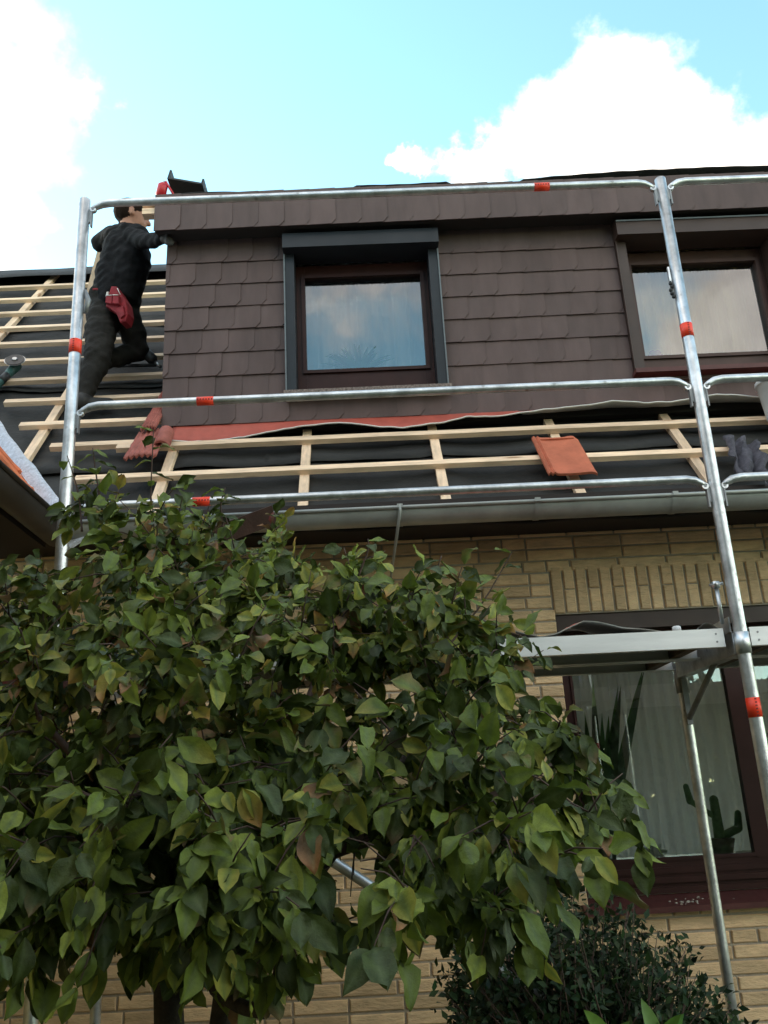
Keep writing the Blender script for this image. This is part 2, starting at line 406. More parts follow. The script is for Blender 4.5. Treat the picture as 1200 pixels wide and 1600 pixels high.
for n_, i in enumerate(order):
    c, L, H, so_ = bricks[i]; v = random.randrange(7); key = (round(L, 3), round(H, 3), v)
    if n_ < 298:
        if key not in cache: cache[key] = brick_mesh(L, H, v * 13 + 1).mesh('brick', 'brick', v / 6)
        link('brick', cache[key], wall, c)
    else:
        m = brick_mesh(L, H, v); rest.add([Vector(p) + c for p in m.v], m.f); rv += [v / 6] * len(m.v)
stuff(rest.build('distant_bricks', 'brick', wall, rv))

# eaves: soffit and fascia board behind the gutter
e = MB(); e.box((XL, 4.03, EAVE_Z - .005), (XR, YW + .2, EAVE_Z + .015)); e.box((XL, 4.005, EAVE_Z - .035), (XR, 4.03, EAVE_Z + .07))
e.build('eaves_board', 'soffit', house)

# --- roof: membrane under battens.  Batten faces lie in the plane roof_z; membrane 60 mm below it
nrm = Vector((0, -math.sin(ROOF_A), math.cos(ROOF_A))); ups = Vector((0, math.cos(ROOF_A), math.sin(ROOF_A)))
B0 = Vector((0, 4.24, EYE + 1.656)); GA = .335
RIDGE_S = 3.89; EAVE_S = -.47
def roofpt(x, s, h=0.): return Vector((x, 0, 0)) + B0 + ups * s + nrm * h
XV0, YV0 = -1.48, 3.94                                   # foot of the valley
def valley_x(s): return XV0 - 1.0 * ((B0 + ups * s).y - YV0)
mem = MB(); NS, NX = 60, 110
def wob(x, s): return .012 * mnoise.noise(Vector((x * 1.6, s * 2.2, 3))) + .006 * mnoise.noise(Vector((x * 6, s * 5, 7)))
laps = [.30, 1.35, 2.45]
def lap_h(s):
    h = 0
    for l in laps:
        if s >= l: h += .004
    return h * .0
grid = []
for i in range(NS + 1):
    s = EAVE_S - .02 + (RIDGE_S - EAVE_S + .02) * i / NS; x0 = valley_x(s) - .06; r = []
    for j in range(NX + 1):
        x = x0 + (XR + .3 - x0) * j / NX
        sag = -.018 * abs(math.sin((x - .4) / .66 * math.pi)) if s < 3.8 else 0
        r.append(roofpt(x, s, -.064 + wob(x, s) + sag))
    grid.append(r)
mem.sheet(grid, Vector((0, .006, -.006)))
mem.add([roofpt(-6.4, RIDGE_S, -.07), roofpt(XR + .3, RIDGE_S, -.07), roofpt(XR + .3, RIDGE_S, -.07) + Vector((0, 3.2, -3.8)), roofpt(-6.4, RIDGE_S, -.07) + Vector((0, 3.2, -3.8))], [(0, 1, 2, 3)])
roof = mem.build('roof_membrane', 'membrane', house)
for l in (.16, 1.28, 2.42):                              # loose lapped edges of the membrane sheets
    m = MB(); n = 90; x0 = valley_x(l) + .02; gr = [[], []]
    for j in range(n + 1):
        x = x0 + (XR - x0) * j / n; wv = .012 + .018 * max(0, mnoise.noise(Vector((x * 2.3, l * 9, 0)))) + .01 * abs(mnoise.noise(Vector((x * 9, l, 2))))
        sag = -.018 * abs(math.sin((x - .4) / .66 * math.pi))
        gr[0].append(roofpt(x, l + .02 * mnoise.noise(Vector((x * 3, l, 4))), -.064 + wv + sag)); gr[1].append(roofpt(x, l + .22, -.061 + sag + wob(x, l + .22)))
    m.sheet(gr, nrm * -.002); m.build('membrane_lap', 'membrane', roof)
# ridge strip of felt
m = MB(); gr = []
for k in range(5):
    r = []
    for j in range(70):
        x = -6 + 9.2 * j / 69; a = (k - 2) * .12
        r.append(roofpt(x, RIDGE_S, -.03) + Vector((0, a, .012 - abs(a) * (.95 if a < 0 else 1.1) + .012 * mnoise.noise(Vector((x * 2.4, k, 1))))))
    gr.append(r)
m.sheet(gr, Vector((0, 0, .004))); m.build('ridge_strip', 'felt', roof)

def wood_along(name, p, q, wid, th, mt, parent, up, var=None):   # box from p to q; `up` normal face direction at p,q is the top face
    d = (q - p).normalized(); side = d.cross(up).normalized(); m = MB()
    j = lambda: Vector((U(-.0015, .0015), U(-.0015, .0015), U(-.0015, .0015)))
    vs = []
    n = max(2, int((q - p).length / .35))
    for i in range(n + 1):
        c = p.lerp(q, i / n) + j() * .9
        vs += [c - side * wid / 2 - up * th, c + side * wid / 2 - up * th, c + side * wid / 2, c - side * wid / 2]
    fs = [(0, 1, 2, 3), tuple(n * 4 + k for k in (3, 2, 1, 0))]
    for i in range(n):
        for k in range(4): k2 = (k + 1) % 4; fs.append((i * 4 + k, (i + 1) * 4 + k, (i + 1) * 4 + k2, i * 4 + k2))
    m.add(vs, fs); return m.build(name, mt, parent, rnd() if var is None else var)
DX0 = -1.115                                             # left corner of the dormer face
for k in range(0, 11):
    s = k * GA; x0 = valley_x(s) + (.20 + .08 * rnd())
    if k == 0: x0 = -1.47
    x1 = XR if k <= 1 else DX0 - .02
    if k >= 2: x1 = DX0 - .015
    segs = [(x0, x1)]
    if k == 1: segs = [(x0 + .06, -1.17), (-1.33, XR)]
    for i, (a, b) in enumerate(segs):
        dz = .001 * i
        wood_along('batten', roofpt(a, s + (-.055 if (k == 1 and i == 0) else 0) * 0, dz) + ups * (.05 if (k == 1 and i == 0) else 0), roofpt(b, s, dz) + ups * (.05 if (k == 1 and i == 0) else 0), .046, .03, 'batten', roof, nrm)
for x in (-4.3, -3.44, -2.60, -1.82, -1.028, -.30, .40, 1.06, 1.72, 2.40):
    s0 = EAVE_S + .02
    if x < XV0: s0 = ((XV0 - x) / 1.0 + YV0 - 4.24) / math.cos(ROOF_A) + .10
    s1 = RIDGE_S - .1 if x < DX0 else .50
    o = wood_along('counter_batten', roofpt(x, s0, -.031), roofpt(x, s1, -.031), .048, .03, 'counter', roof, nrm)
    if x in (-.30, .40): 
        p = roofpt(x, s0, -.031); m = MB(); sd = Vector((.024, 0, 0)); m.add([p - sd - ups * .002, p + sd - ups * .002, p + sd - ups * .002 - nrm * .03, p - sd - ups * .002 - nrm * .03], [(0, 1, 2, 3)]); m.build('painted_end', 'end_grain', o)
# eaves apron strip over the gutter
m = MB(); gr = [[], []]
for j in range(80):
    x = -1.5 + 4.8 * j / 79
    gr[0].append(roofpt(x, EAVE_S - .02, -.066) + Vector((0, 0, .0 + .006 * mnoise.noise(Vector((x * 4, 0, 0)))))); gr[1].append(roofpt(x, EAVE_S + .13, -.055 + .008 * mnoise.noise(Vector((x * 5, 1, 0)))))
m.sheet(gr, nrm * -.002); m.build('eaves_apron', 'membrane', roof)

# --- gutter
GY, GZ, GR = 3.915, EAVE_Z - .015, .066
def gutter(name, a, b, out, mt, parent, R=GR):            # half round trough from a to b with a rolled front bead; out: outward direction
    m = MB(); prof = []
    for i in range(13):
        t = math.pi * i / 12; prof.append(out * (R * math.cos(t)) + Vector((0, 0, -R * math.sin(t))))
    for th in (0, .004):
        o = len(m.v); vs = []
        for p in (a, b):
            vs += [p + q * (1 - th / R) for q in prof]
        fs = [(i, i + 1, 13 + i + 1, 13 + i) for i in range(12)]
        m.add(vs, fs, 0, None, True)
    m.tube([a + out * (R + .004), b + out * (R + .004)], .010, 8)
    return m.build(name, mt, parent)
gut = gutter('gutter', Vector((XV0 + .02, GY, GZ)), Vector((XR + .2, GY, GZ)), Vector((0, -1, 0)), 'zinc', house)
def gut_band(x):
    m = MB(); R = GR + .003; vs = []; n = 14
    for dx in (-.013, .013):
        for i in range(n): t = math.pi * i / (n - 1); vs.append((x + dx, GY - R * math.cos(t), GZ - R * math.sin(t)))
    m.add(vs, [(i, i + 1, n + i + 1, n + i) for i in range(n - 1)], 0, None, True)
    m.box((x - .013, GY - R - .014, GZ - .004), (x + .013, GY - R + .006, GZ + .014)); return m.build('gutter_band', 'zinc', gut)
for px in (838, 1052): gut_band(P(px, 810, GY).x)
gx = P(625, 812, GY).x; m = MB()                          # thin strap from the bead down to the wall
m.tube([(gx, GY - GR - .012, GZ + .012), (gx + .0, GY - GR - .012, GZ - .02), (gx - .02, GY - .04, GZ - .12), (gx - .05, YW - .03, GZ - .22), (gx - .055, YW - .002, GZ - .235)], .007, 7)
m.tube([(gx - .055, YW - .03, GZ - .20), (gx - .055, YW - .03, GZ - .24)], .004, 6); m.build('gutter_strap', 'zinc', gut); gut_band(gx)

# --- dormer
dorm = MB(); DXR = 3.2; DZ0 = EYE + 2.03; FZ0, FZ1 = EYE + 3.267, EYE + 3.524; YF = 4.44
W1 = (-.412, .509); W2 = (1.588, 2.575)
SILL1 = P(570, 610, 4.55).z; SILL2 = SILL1 + .045; HEAD = FZ0 + .02
def panel(x0, x1, z0, z1, y0=YD, y1=YD + .06): dorm.box((x0, y0, z0), (x1, y1, z1))
panel(DX0, W1[0], DZ0, FZ1); panel(W1[1], W2[0], DZ0, FZ1); panel(W2[1], DXR, DZ0, FZ1)
panel(W1[0], W1[1], DZ0, SILL1 - .01); panel(W2[0], W2[1], DZ0, SILL2 - .01); panel(W1[0], W1[1], HEAD, FZ1); panel(W2[0], W2[1], HEAD, FZ1)
dorm.add([(DX0, YD + .06, DZ0), (DX0, YD + .06, FZ1), (DX0, 6.3, FZ1), (DX0, 6.3, FZ1 - .2)], [(0, 1, 2, 3)])
dorm.add([(DXR, YD + .06, DZ0), (DXR, YD + .06, FZ1), (DXR, 6.3, FZ1), (DXR, 6.3, FZ1 - .2)], [(3, 2, 1, 0)])
dorm.box((DX0 - .05, YF + .012, FZ0 + .01), (DXR, YF + .04, FZ1)); dorm.box((DX0 - .05, YF + .04, FZ0 + .03), (DXR, YD - .004, FZ0 + .05))
dorm.box((DX0 - .05, YF + .04, FZ1 - .03), (DXR, 6.6, FZ1 + .01))
dormer = dorm.build('dormer', 'sheathing', house)
SW, SE, LAP = .153, .1517, .028
def clip(poly, ax, lim, keep_less):
    out = []
    for i in range(len(poly)):
        a, b = poly[i], poly[(i + 1) % len(poly)]; ia = (a[ax] <= lim) == keep_less or a[ax] == lim; ib = (b[ax] <= lim) == keep_less or b[ax] == lim
        if ia: out.append(a)
        if ia != ib:
            t = (lim - a[ax]) / (b[ax] - a[ax]); q = [a[0] + (b[0] - a[0]) * t, a[1] + (b[1] - a[1]) * t]; out.append(q)
    return out
slate_cache = {}
def slate(x0, zb, yb, H, cuts=(), w=SW):
    c = .029
    full = [[-LAP, 0], [w - c, 0], [w, c * 1.15], [w, H], [-LAP, H]]
    poly = [[p[0] + x0, p[1] + zb] for p in full]; cut = False
    for ax, lim, less in cuts:
        n = clip(poly, ax, lim, less)
        if n != poly: cut = True
        poly = n
        if len(poly) < 3: return
    xs = [p[0] for p in poly]; zs = [p[1] for p in poly]
    if max(xs) - min(xs) < .008 or max(zs) - min(zs) < .01: return
    v = random.randrange(8); tj = random.Random(v)
    t1, t2 = tj.uniform(-.0012, .0012), tj.uniform(-.001, .001)
    def dep(x, z): return -.004 - .0125 * (1 - (z - zb) / H) - .0050 * ((x - x0) / w) + t1 + t2 * (x - x0) / w
    def mk(org):
        m = MB(); fr = [Vector((x - org.x, yb + dep(x, z) - org.y, z - org.z)) for x, z in poly]
        m.prism(fr, Vector((0, .0075, 0))); return m
    o = Vector((x0, yb, zb))
    if cut: link('slate', mk(o).mesh('slate', 'slate', v / 7), dormer, o)
    else:
        key = (v, round(H, 3), round(w, 3))
        if key not in slate_cache: slate_cache[key] = mk(o).mesh('slate', 'slate', v / 7)
        link('slate', slate_cache[key], dormer, o)
ZB = EYE + 2.071; XREF = -.909
for r in range(9):
    zb = ZB + r * SE; H = SE + .035; zt = FZ0 + .035
    H = min(H, zt - zb + .0)
    if H < .05: continue
    sh = XREF - (7 - r) * .0365 - SW * 20
    n0 = int((DX0 - sh) / SW) - 1
    zc = zb + SE / 2
    for i in range(n0, n0 + 34):
        x0 = sh + i * SW
        if x0 > DXR or x0 + SW < DX0: continue
        base = [(0, DX0 - .006, False), (0, 2.95, True)]
        for (wl, wr), sill in ((W1, SILL1), (W2, SILL2)):
            pass
        pieces = []
        if zb + SE * .98 < SILL1 - .005: pieces = [base]                       # wholly below the windows
        else:
            ivs = [(DX0 - .006, W1[0] - .002), (W1[1] + .002, W2[0] - .002), (W2[1] + .002, 2.95)]
            for a, b in ivs:
                if x0 + SW > a and x0 - LAP < b: pieces.append([(0, a, False), (0, b, True)])
            for (wl, wr), sill in ((W1, SILL1), (W2, SILL2)):
                if zb < sill - .02 and x0 + SW > wl and x0 - LAP < wr: pieces.append([(0, wl - .002, False), (0, wr + .002, True), (1, sill - .006, True)])
        for cuts in pieces: slate(x0, zb, YD, H, cuts)
x = DX0 - .05
while x < DXR - .1:
    slate(x, FZ0, YF + .006, FZ1 - FZ0 + .004, [(0, DX0 - .052, False)], .1535); x += .1535
# dormer roof: felt sheet with a ragged front edge, and lath ends at the left
m = MB(); gr = []
for k in range(6):
    r = []
    for j in range(120):
        x = DX0 - .04 + (DXR - DX0) * j / 119; n = mnoise.noise(Vector((x * 1.7, k * .6, 5)))
        lift = .022 if .02 < x < .62 else (.02 + .035 * min(1, max(0, (x - 1.05) / .8)) if x > 1.05 else .0)
        r.append(Vector((x, YF + .02 + k * .32 + .03 * n, FZ1 + .014 + (lift * (1 + .3 * n) if k < 3 else .01) + .008 * mnoise.noise(Vector((x * 7, k, 1))))))
    gr.append(r)
m.sheet(gr, Vector((0, 0, -.004))); m.build('roofing_felt', 'felt', dormer)
for zz, th in ((P(235, 323, 4.5).z, .018), (P(235, 332, 4.5).z, .03)):
    m = MB(); m.box((DX0 - .135, 4.47, zz - th), (DX0 - .052, 4.53, zz + th * .3)); m.build('lath_end', 'batten', dormer, rnd())
# flashing apron hanging under the bottom course
edge = [(266, 688), (300, 690), (330, 689), (380, 683), (432, 672), (485, 664), (530, 660), (565, 663), (597, 667), (628, 668), (660, 664), (695, 659), (730, 651), (780, 650), (825, 643), (885, 636), (927, 632), (958, 626), (1007, 629), (1046, 628), (1084, 622), (1116, 616), (1151, 617), (1200, 622), (1260, 622)]
ex = [p[0] for p in edge]; ey = [p[1] for p in edge]; m = MB(); rows = 5; gr = [[] for _ in range(rows)]
for j in range(140):
    px = 266 + (1255 - 266) * j / 139; py = float(np.interp(px, ex, ey)) + 1.2 * mnoise.noise(Vector((px * .05, 0, 0)))
    lift = float(np.interp(px, [266, 500, 800, 950, 1250], [.05, .075, .09, .11, .12]))
    bot = P(px, py, YD - .02 - lift); top_ = Vector((bot.x, YD - .004, ZB + .012))
    for k in range(rows):
        t = k / (rows - 1); p = top_.lerp(bot, t); p.z -= .018 * math.sin(t * math.pi) * (1 if px > 820 else .3); gr[k].append(p)
m.sheet(gr, Vector((0, .004, -.004)), 0, 1, 2); 
e0 = [Vector(p) for p in gr[-1]]; m.tube(e0, .0035, 6, 2)
m.build('flashing_apron', ['flash_red', 'flash_grey', 'flash_white'], dormer)

# --- windows
def ring(m, x0, x1, z0, z1, y0, y1, l, r_, t, b, mi=0):
    m.box((x0, y0, z0), (x0 + l, y1, z1), mi); m.box((x1 - r_, y0, z0), (x1, y1, z1), mi)
    m.box((x0 + l + .0003, y0 + .0006, z1 - t), (x1 - r_ - .0003, y1, z1), mi); m.box((x0 + l + .0003, y0 + .0006, z0), (x1 - r_ - .0003, y1, z0 + b), mi)
def room(m, x0, x1, z0, z1, y0, y1):
    m.add([(x0, y0, z0), (x1, y0, z0), (x1, y1, z0), (x0, y1, z0), (x0, y0, z1), (x1, y0, z1), (x1, y1, z1), (x0, y1, z1)], [(0, 1, 2, 3), (7, 6, 5, 4), (1, 5, 6, 2), (3, 2, 6, 7), (0, 3, 7, 4)])
def dormer_window(X0, X1, sill, case, lightc, frame, sillm, label):
    win = link('window', None, house); boxY = 4.475; bz1 = P(560, 357, boxY).z; bz0 = P(560, 382, boxY).z
    YG = 4.675
    # side guides (deep reveals)
    for a, b in ((X0, X0 + .058), (X1 - .058, X1)):
        wn = MB(); wn.box((a, 4.545, sill), (b, YG - .002, bz0 - .001), 0); wn.build('guide_rail', case, win)
    for a, b in ((X0 - .004, X0 + .004), (X1 - .004, X1 + .004)): wn = MB(); wn.box((a, 4.535, sill), (b, 4.5445, bz0 - .003)); wn.build('guide_edge', lightc, win)
    bx = MB(); poly = [Vector((X0 - .004, boxY, bz0)), Vector((X0 - .004, boxY + .004, bz1 - .012)), Vector((X0 - .004, boxY + .02, bz1)), Vector((X0 - .004, 4.60, bz1 + .01)), Vector((X0 - .004, 4.66, bz0))]
    bx.prism(poly, Vector((X1 - X0 + .008, 0, 0))); bx.build('shutter_box', case, win)
    if case != 'anthracite':
        bx = MB(); bx.box((X0 - .004, boxY - .003, bz1 - .022), (X1 + .004, boxY + .0, bz1 - .012)); bx.build('box_trim', 'casing_light', win)
    fz0 = sill + .012
    gz0 = P(570, 578, 4.69).z; gz1 = P(570, 435, 4.69).z; gx0, gx1 = X0 + .112, X1 - .106
    fr = MB(); ring(fr, X0 + .059, X1 - .059, fz0 + .075, bz0 - .002, YG, YG + .05, gx0 - X0 - .059, X1 - .059 - gx1, max(.03, bz0 - gz1), max(.02, gz0 - fz0 - .075))
    ring(fr, gx0 - .022, gx1 + .022, gz0 - .02, gz1 + .022, YG - .014, YG - .0005, .022, .022, .022, .02)
    for k in range(3): fr.box((X0 + .059, YG - .055 + .02 * k, fz0 + .026 * k), (X1 - .059, YG - .002 - .0005 * k, fz0 + .017 + .026 * k))
    fr.build('frame', frame, win)
    pn = MB(); pn.box((gx0 - .005, YG + .012, gz0 - .005), (gx1 + .005, YG + .0135, gz1 + .005)); pn.f = [pn.f[2]]; pn.m = [0]; pn.sm = [False]; pn.build('pane', 'glass', win)
    sl_ = MB(); sl_.box((X0 - .012, 4.50, sill - .028), (X1 + .016, YG, sill - .001)); sl_.build('sill', sillm, win)
    rm = MB(); room(rm, X0 - .05, X1 + .05, fz0 + .02, bz0 + .5, YG + .06, YG + 1.6); rm.build('room_interior', 'plaster', win)
    return (gx0, gx1, gz0, gz1, YG)
w1 = dormer_window(*W1, SILL1, 'anthracite', 'casing_light', 'frame_red', 'sill_stone', '')
w2 = dormer_window(*W2, SILL2, 'brown_casing', 'brown_casing', 'frame_brown', 'sill_red', '')
def curtain(name, x0, x1, z0, z1, y, mt, label, folds, amp=.011, splits=(), seed=1):
    m = MB(); n = int(folds * 10); r = random.Random(seed); gr = []
    ph = [r.uniform(0, 6) for _ in range(4)]
    for k in range(7):
        t = k / 6; row = []
        for j in range(n + 1):
            u = j / n; x = x0 + (x1 - x0) * u
            a = amp * (math.sin(u * folds * 6.283 + ph[0] + 1.2 * math.sin(u * 9 + ph[1])) + .45 * math.sin(u * folds * 14.1 + ph[2])) * (.55 + .45 * (1 - t)) + .01 * math.sin(t * 3 + u * 20)
            row.append(Vector((x, y + a, z0 + (z1 - z0) * t)))
        gr.append(row)
    m.sheet(gr); o = m.build(name, mt); return tag(o, label, 'curtain')
curtain('curtain', w1[0] - .05, w1[1] + .05, w1[2] - .02, w1[3] + .30, w1[4] + .17, 'curtain_white', 'white pleated net curtain behind the dormer window with dark grey casing', 8, .021)
curtain('curtain', w2[0] - .05, w2[1] + .05, w2[2] - .02, w2[3] + .30, w2[4] + .20, 'curtain_cream', 'cream pleated curtain behind the dormer window with brown casing', 12, .014, seed=5)

# lower window
FY = 4.50; gz0 = P(1050, 1340, FY).z; lw = MB(); lm0, lm1 = P(1152, 1150, FY).x, P(1192, 1150, FY).x
ring(lw, WX0 + .002, WX1 - .002, WZ0 + .03, WZ1 - .062, FY, FY + .07, .055, .06, .05, gz0 - WZ0 - .03)
lw.box((lm0, FY - .004, gz0 - .02), (lm1, FY + .068, WZ1 - .11))
for k, (dz, dy) in enumerate(((0, -.012), (.045, -.02), (.085, -.01))): lw.box((WX0 + .003, FY + dy, WZ0 + .031 + dz), (WX1 - .003, FY - .0005 - .0002 * k, WZ0 + .058 + dz))
for a, b in ((WX0 + .057, lm0), (lm1, WX1 - .062)): ring(lw, a - .004, b + .004, gz0 - .012, WZ1 - .11, FY - .010, FY - .0008, .012, .018, .02, .016)
lowwin = lw.build('window', 'frame_red', house)
for a, b in ((WX0 + .05, lm0 + .01), (lm1 - .01, WX1 - .06)):
    pn = MB(); pn.add([(a, FY + .02, gz0 - .01), (b, FY + .02, gz0 - .01), (b, FY + .02, WZ1 - .10), (a, FY + .02, WZ1 - .10)], [(0, 1, 2, 3)]); pn.build('pane', 'glass', lowwin)
bx = MB(); bx.box((WX0 + .002, YW + .025, WZ1 - .085), (WX1 - .002, FY + .06, WZ1 - .002)); bx.box((WX0 + .002, YW + .018, WZ1 - .085), (WX1 - .002, YW + .0245, WZ1 - .066)); bx.build('shutter_box', 'brown_casing', lowwin)
sl_ = MB(); sl_.prism([Vector((WX0 - .03, YW - .075, WZ0 - .035)), Vector((WX0 - .03, YW - .075, WZ0 - .010)), Vector((WX0 - .03, FY, WZ0 + .028)), Vector((WX0 - .03, FY, WZ0 - .02))], Vector((WX1 - WX0 + .05, 0, 0))); sl_.build('sill', 'sill_red', lowwin)
rm = MB(); room(rm, WX0 - .3, WX1 + .1, .75, WZ1 + .1, FY + .075, FY + 2.2); rm.f.pop(3); rm.m.pop(); rm.sm.pop()
for a, b in (((WX0 - .3, .75), (WX0 + .0, WZ1 + .1)), ((WX1 - .5, .75), (WX1 + .1, WZ1 + .1)), ((WX0 + .0, .75), (WX1 - .5, 1.1)), ((WX0 + .0, WZ1 - .2), (WX1 - .5, WZ1 + .1))): rm.box((a[0], FY + 2.2, a[1]), (b[0], FY + 2.25, b[1]))   # far wall, with an opening added to light the curtain from behind
rm.build('room_interior', 'plaster', lowwin)
ib = MB(); ib.box((WX0 - .2, FY + .076, gz0 - .03), (WX1, FY + .26, gz0 - .012)); ib.build('inner_sill', 'ceramic', lowwin)
m = MB(); r = random.Random(4)
for k in range(26):
    px = r.choice([1065, 1070, 1090, 1150, 1110, 1058]) + r.gauss(0, 6); yy = YW - .06 + r.random() * .08; sz = r.uniform(.002, .006)
    x = P(px, 1400, yy).x; z = WZ0 - .010 + (yy - YW + .075) / (FY - YW + .075) * .038
    m.ell((x, yy, z + sz * .4), (sz * 1.5, sz, sz * .7), None, 6)
d = m.build('mortar_crumbs', 'dirt', lowwin); stuff(d)
curtain('curtain', WX0 - .05, 1.63, gz0 - .005, WZ1, FY + .25, 'curtain_grey', 'grey white pleated net curtain behind the lower window, left of the cactus', 11, .019, seed=2)
curtain('curtain', 1.66, WX1, gz0 - .005, WZ1, FY + .27, 'curtain_grey', 'grey white net curtain behind the lower window mullion, right of the cactus', 16, .019, seed=3)

# --- wing of the house at the left: eaves with dark gutter running towards the viewer
wy0 = -3.0
m = MB(); gr = []                                       # its stripped roof slope rising to the left, meeting the main roof in the valley
for i in range(26):
    t = i / 25; r = []
    for j in range(40):
        yv = YV0 + (1.9) * t; y = wy0 + (yv - wy0) * j / 39; x = XV0 - 1.9 * t
        r.append(Vector((x, y, EAVE_Z + .02 + TR * 1.9 * t - .03 + .01 * mnoise.noise(Vector((x * 3, y * 3, 2))))))
    gr.append(r)
m.sheet(gr, Vector((.004, 0, -.006)))
wing = m.build('wing_roof', 'underlay_grey', house)
m = MB(); m.box((XV0 - .5, wy0, 0), (XV0 - .72, YW, EAVE_Z - .06)); m.build('wing_wall', 'wing_brick', wing)
m = MB(); m.box((XV0 - .72, wy0, EAVE_Z - .055), (XV0 - .02, YV0 + .05, EAVE_Z - .035)); m.box((XV0 - .045, wy0, EAVE_Z - .09), (XV0 - .02, YV0 + .05, EAVE_Z + .02)); m.build('wing_eaves_board', 'soffit', wing)
gutter('wing_gutter', Vector((XV0 + .045, YV0 + .02, EAVE_Z - .02)), Vector((XV0 + .045, wy0, EAVE_Z - .02)), Vector((1, 0, 0)), 'dark_gutter', wing, .075)
# white fleece strip along the valley, lapped onto the main roof
m = MB(); gr = []
for k in range(8):
    r = []
    for j in range(70):
        t = -.06 + j / 69 * 1.8; y = YV0 + t; c = k / 7; dx = -.05 + .22 * c
        zz = roof_z(y) - .064 * 1.55 + .03 if dx > 0 else EAVE_Z + .02 + TR * t - dx * .9
        r.append(Vector((XV0 - t + dx + .012 * mnoise.noise(Vector((t * 6, k * .2, 3))), y, zz + .04 + .022 * math.sin(c * 9) + .012 * mnoise.noise(Vector((t * 11, k, 0))))))
    gr.append(r)
m.sheet(gr, Vector((0, .01, -.01))); m.build('fleece_strip', 'fleece', wing)
def pantile_mesh():                                      # interlocking clay tile: roll at left, flat pan, curled lower edge
    m = MB(); Wd, H = .245, .40; prof = []
    for i in range(25):
        u = i / 24; zz = .002 * math.cos(u * 6.28)
        for c0, h in ((.04, .012), (.13, .012)):
            zz += h * max(0, 1 - abs(u - c0) / .045)
        if u > .84: zz += -.014 * ((u - .84) / .16) ** 2
        prof.append((u * Wd - Wd / 2, zz))
    gr = []
    for k in range(9):
        t = k / 8
        gr.append([Vector((x, (t - .5) * H - (.016 * max(0, 1 - abs(x - .02) / .05) if k == 8 else 0) - (.02 if k == 8 and x > .105 else 0), zz + (.004 if k == 0 else 0))) for (x, zz) in prof])
    m.sheet(gr, Vector((0, 0, -.013)), smooth=False)
    m.box((-.085, .165, -.002), (.095, .178, .008)); m.box((-.03, .15, -.04), (.03, .165, -.014)); return m
tile_me = pantile_mesh().mesh('roof_tile', 'clay'); tile_or = pantile_mesh().mesh('roof_tile', 'clay_orange')
def frame_m(o, xdir, ydir):
    xd = xdir.normalized(); yd = (ydir - xd * ydir.dot(xd)).normalized(); zd = xd.cross(yd); M = Matrix((xd, yd, zd)).transposed().to_4x4(); M.translation = o; return M
wup = Vector((-math.cos(ROOF_A), 0, math.sin(ROOF_A)))
for k, (px, py, tw) in enumerate(((-6, 712, .1), (16, 742, 0.))):
    d = ray(px, py); o = Vector((XV0, 0, EAVE_Z + .02))   # on the wing roof plane: z-z0 = -TR*(x-XV0)
    t = (o.z - EYE + TR * XV0) / (d[2] + TR * d[0]); p = Vector((d[0] * t, t, d[2] * t + EYE)) + Vector((.766, 0, .643)) * .03
    link('roof_tile', tile_or, wing, None, frame_m(p, Vector((tw, -1, 0)) * -1, wup))
m = MB(); d = P(49, 770, 3.75); m.ell(d, (.014, .018, .03), None, 8); m.build('tile_shard', 'clay_orange', wing)

# loose tiles
t = link('roof_tile', tile_me, None, None, frame_m(RP(880, 716) + nrm * .022, Vector((1, 0, 0)) + ups * .03, ups))
tag(t, 'single flat clay red roof tile lying on the battens below the dormer', 'roof tile')
# old ribbed verge tiles at the foot of the dormer's corner
vt_l = ['lowest weathered dark red ribbed tile at the dormer corner, scalloped lower edge', 'middle weathered dark red ribbed tile beside the dormer corner', 'uppermost weathered dark red ribbed tile tucked against the dormer side']
for k, (x0, x1, s0, s1) in enumerate(((-1.235, -1.065, .09, .45), (-1.205, -1.118, .40, .78), (-1.175, -1.120, .73, 1.12))):
    m = MB(); gr = []
    for i in range(9):
        v = i / 8; r = []
        for j in range(25):
            u = j / 24
            r.append(roofpt(x0 + (x1 - x0) * u + .008 * v * (1 - u) + (.008 * mnoise.noise(Vector((v * 9, k, 0))) if j == 0 else 0), s0 + (s1 - s0) * v + (.005 * math.cos(u * 38) if i == 0 else 0), .020 + .028 * (1 - v) + .012 * k + .005 * math.cos(u * 38) + .02 * math.sin(u * 2.6)))
        gr.append(r)
    m.sheet(gr, nrm * -.012)
    tag(m.build('verge_tile', 'clay_old'), vt_l[k], 'roof tile', 'old tiles at the dormer corner')
m = MB(); c = RP(256, 697) + nrm * .06; gr = []
for i in range(4):
    r = []
    for j in range(12):
        a = math.pi * (.05 + .9 * j / 11); r.append(c + Vector((.042 * math.cos(a) + .01, 0, 0)) + nrm * (.045 * math.sin(a) - .02) + ups * (i * .06 - .1))
    gr.append(r)
m.sheet(gr, nrm * -.012); tag(m.build('ridge_tile', 'clay_old'), 'half round red tile end with open hollow at the dormer corner', 'roof tile')

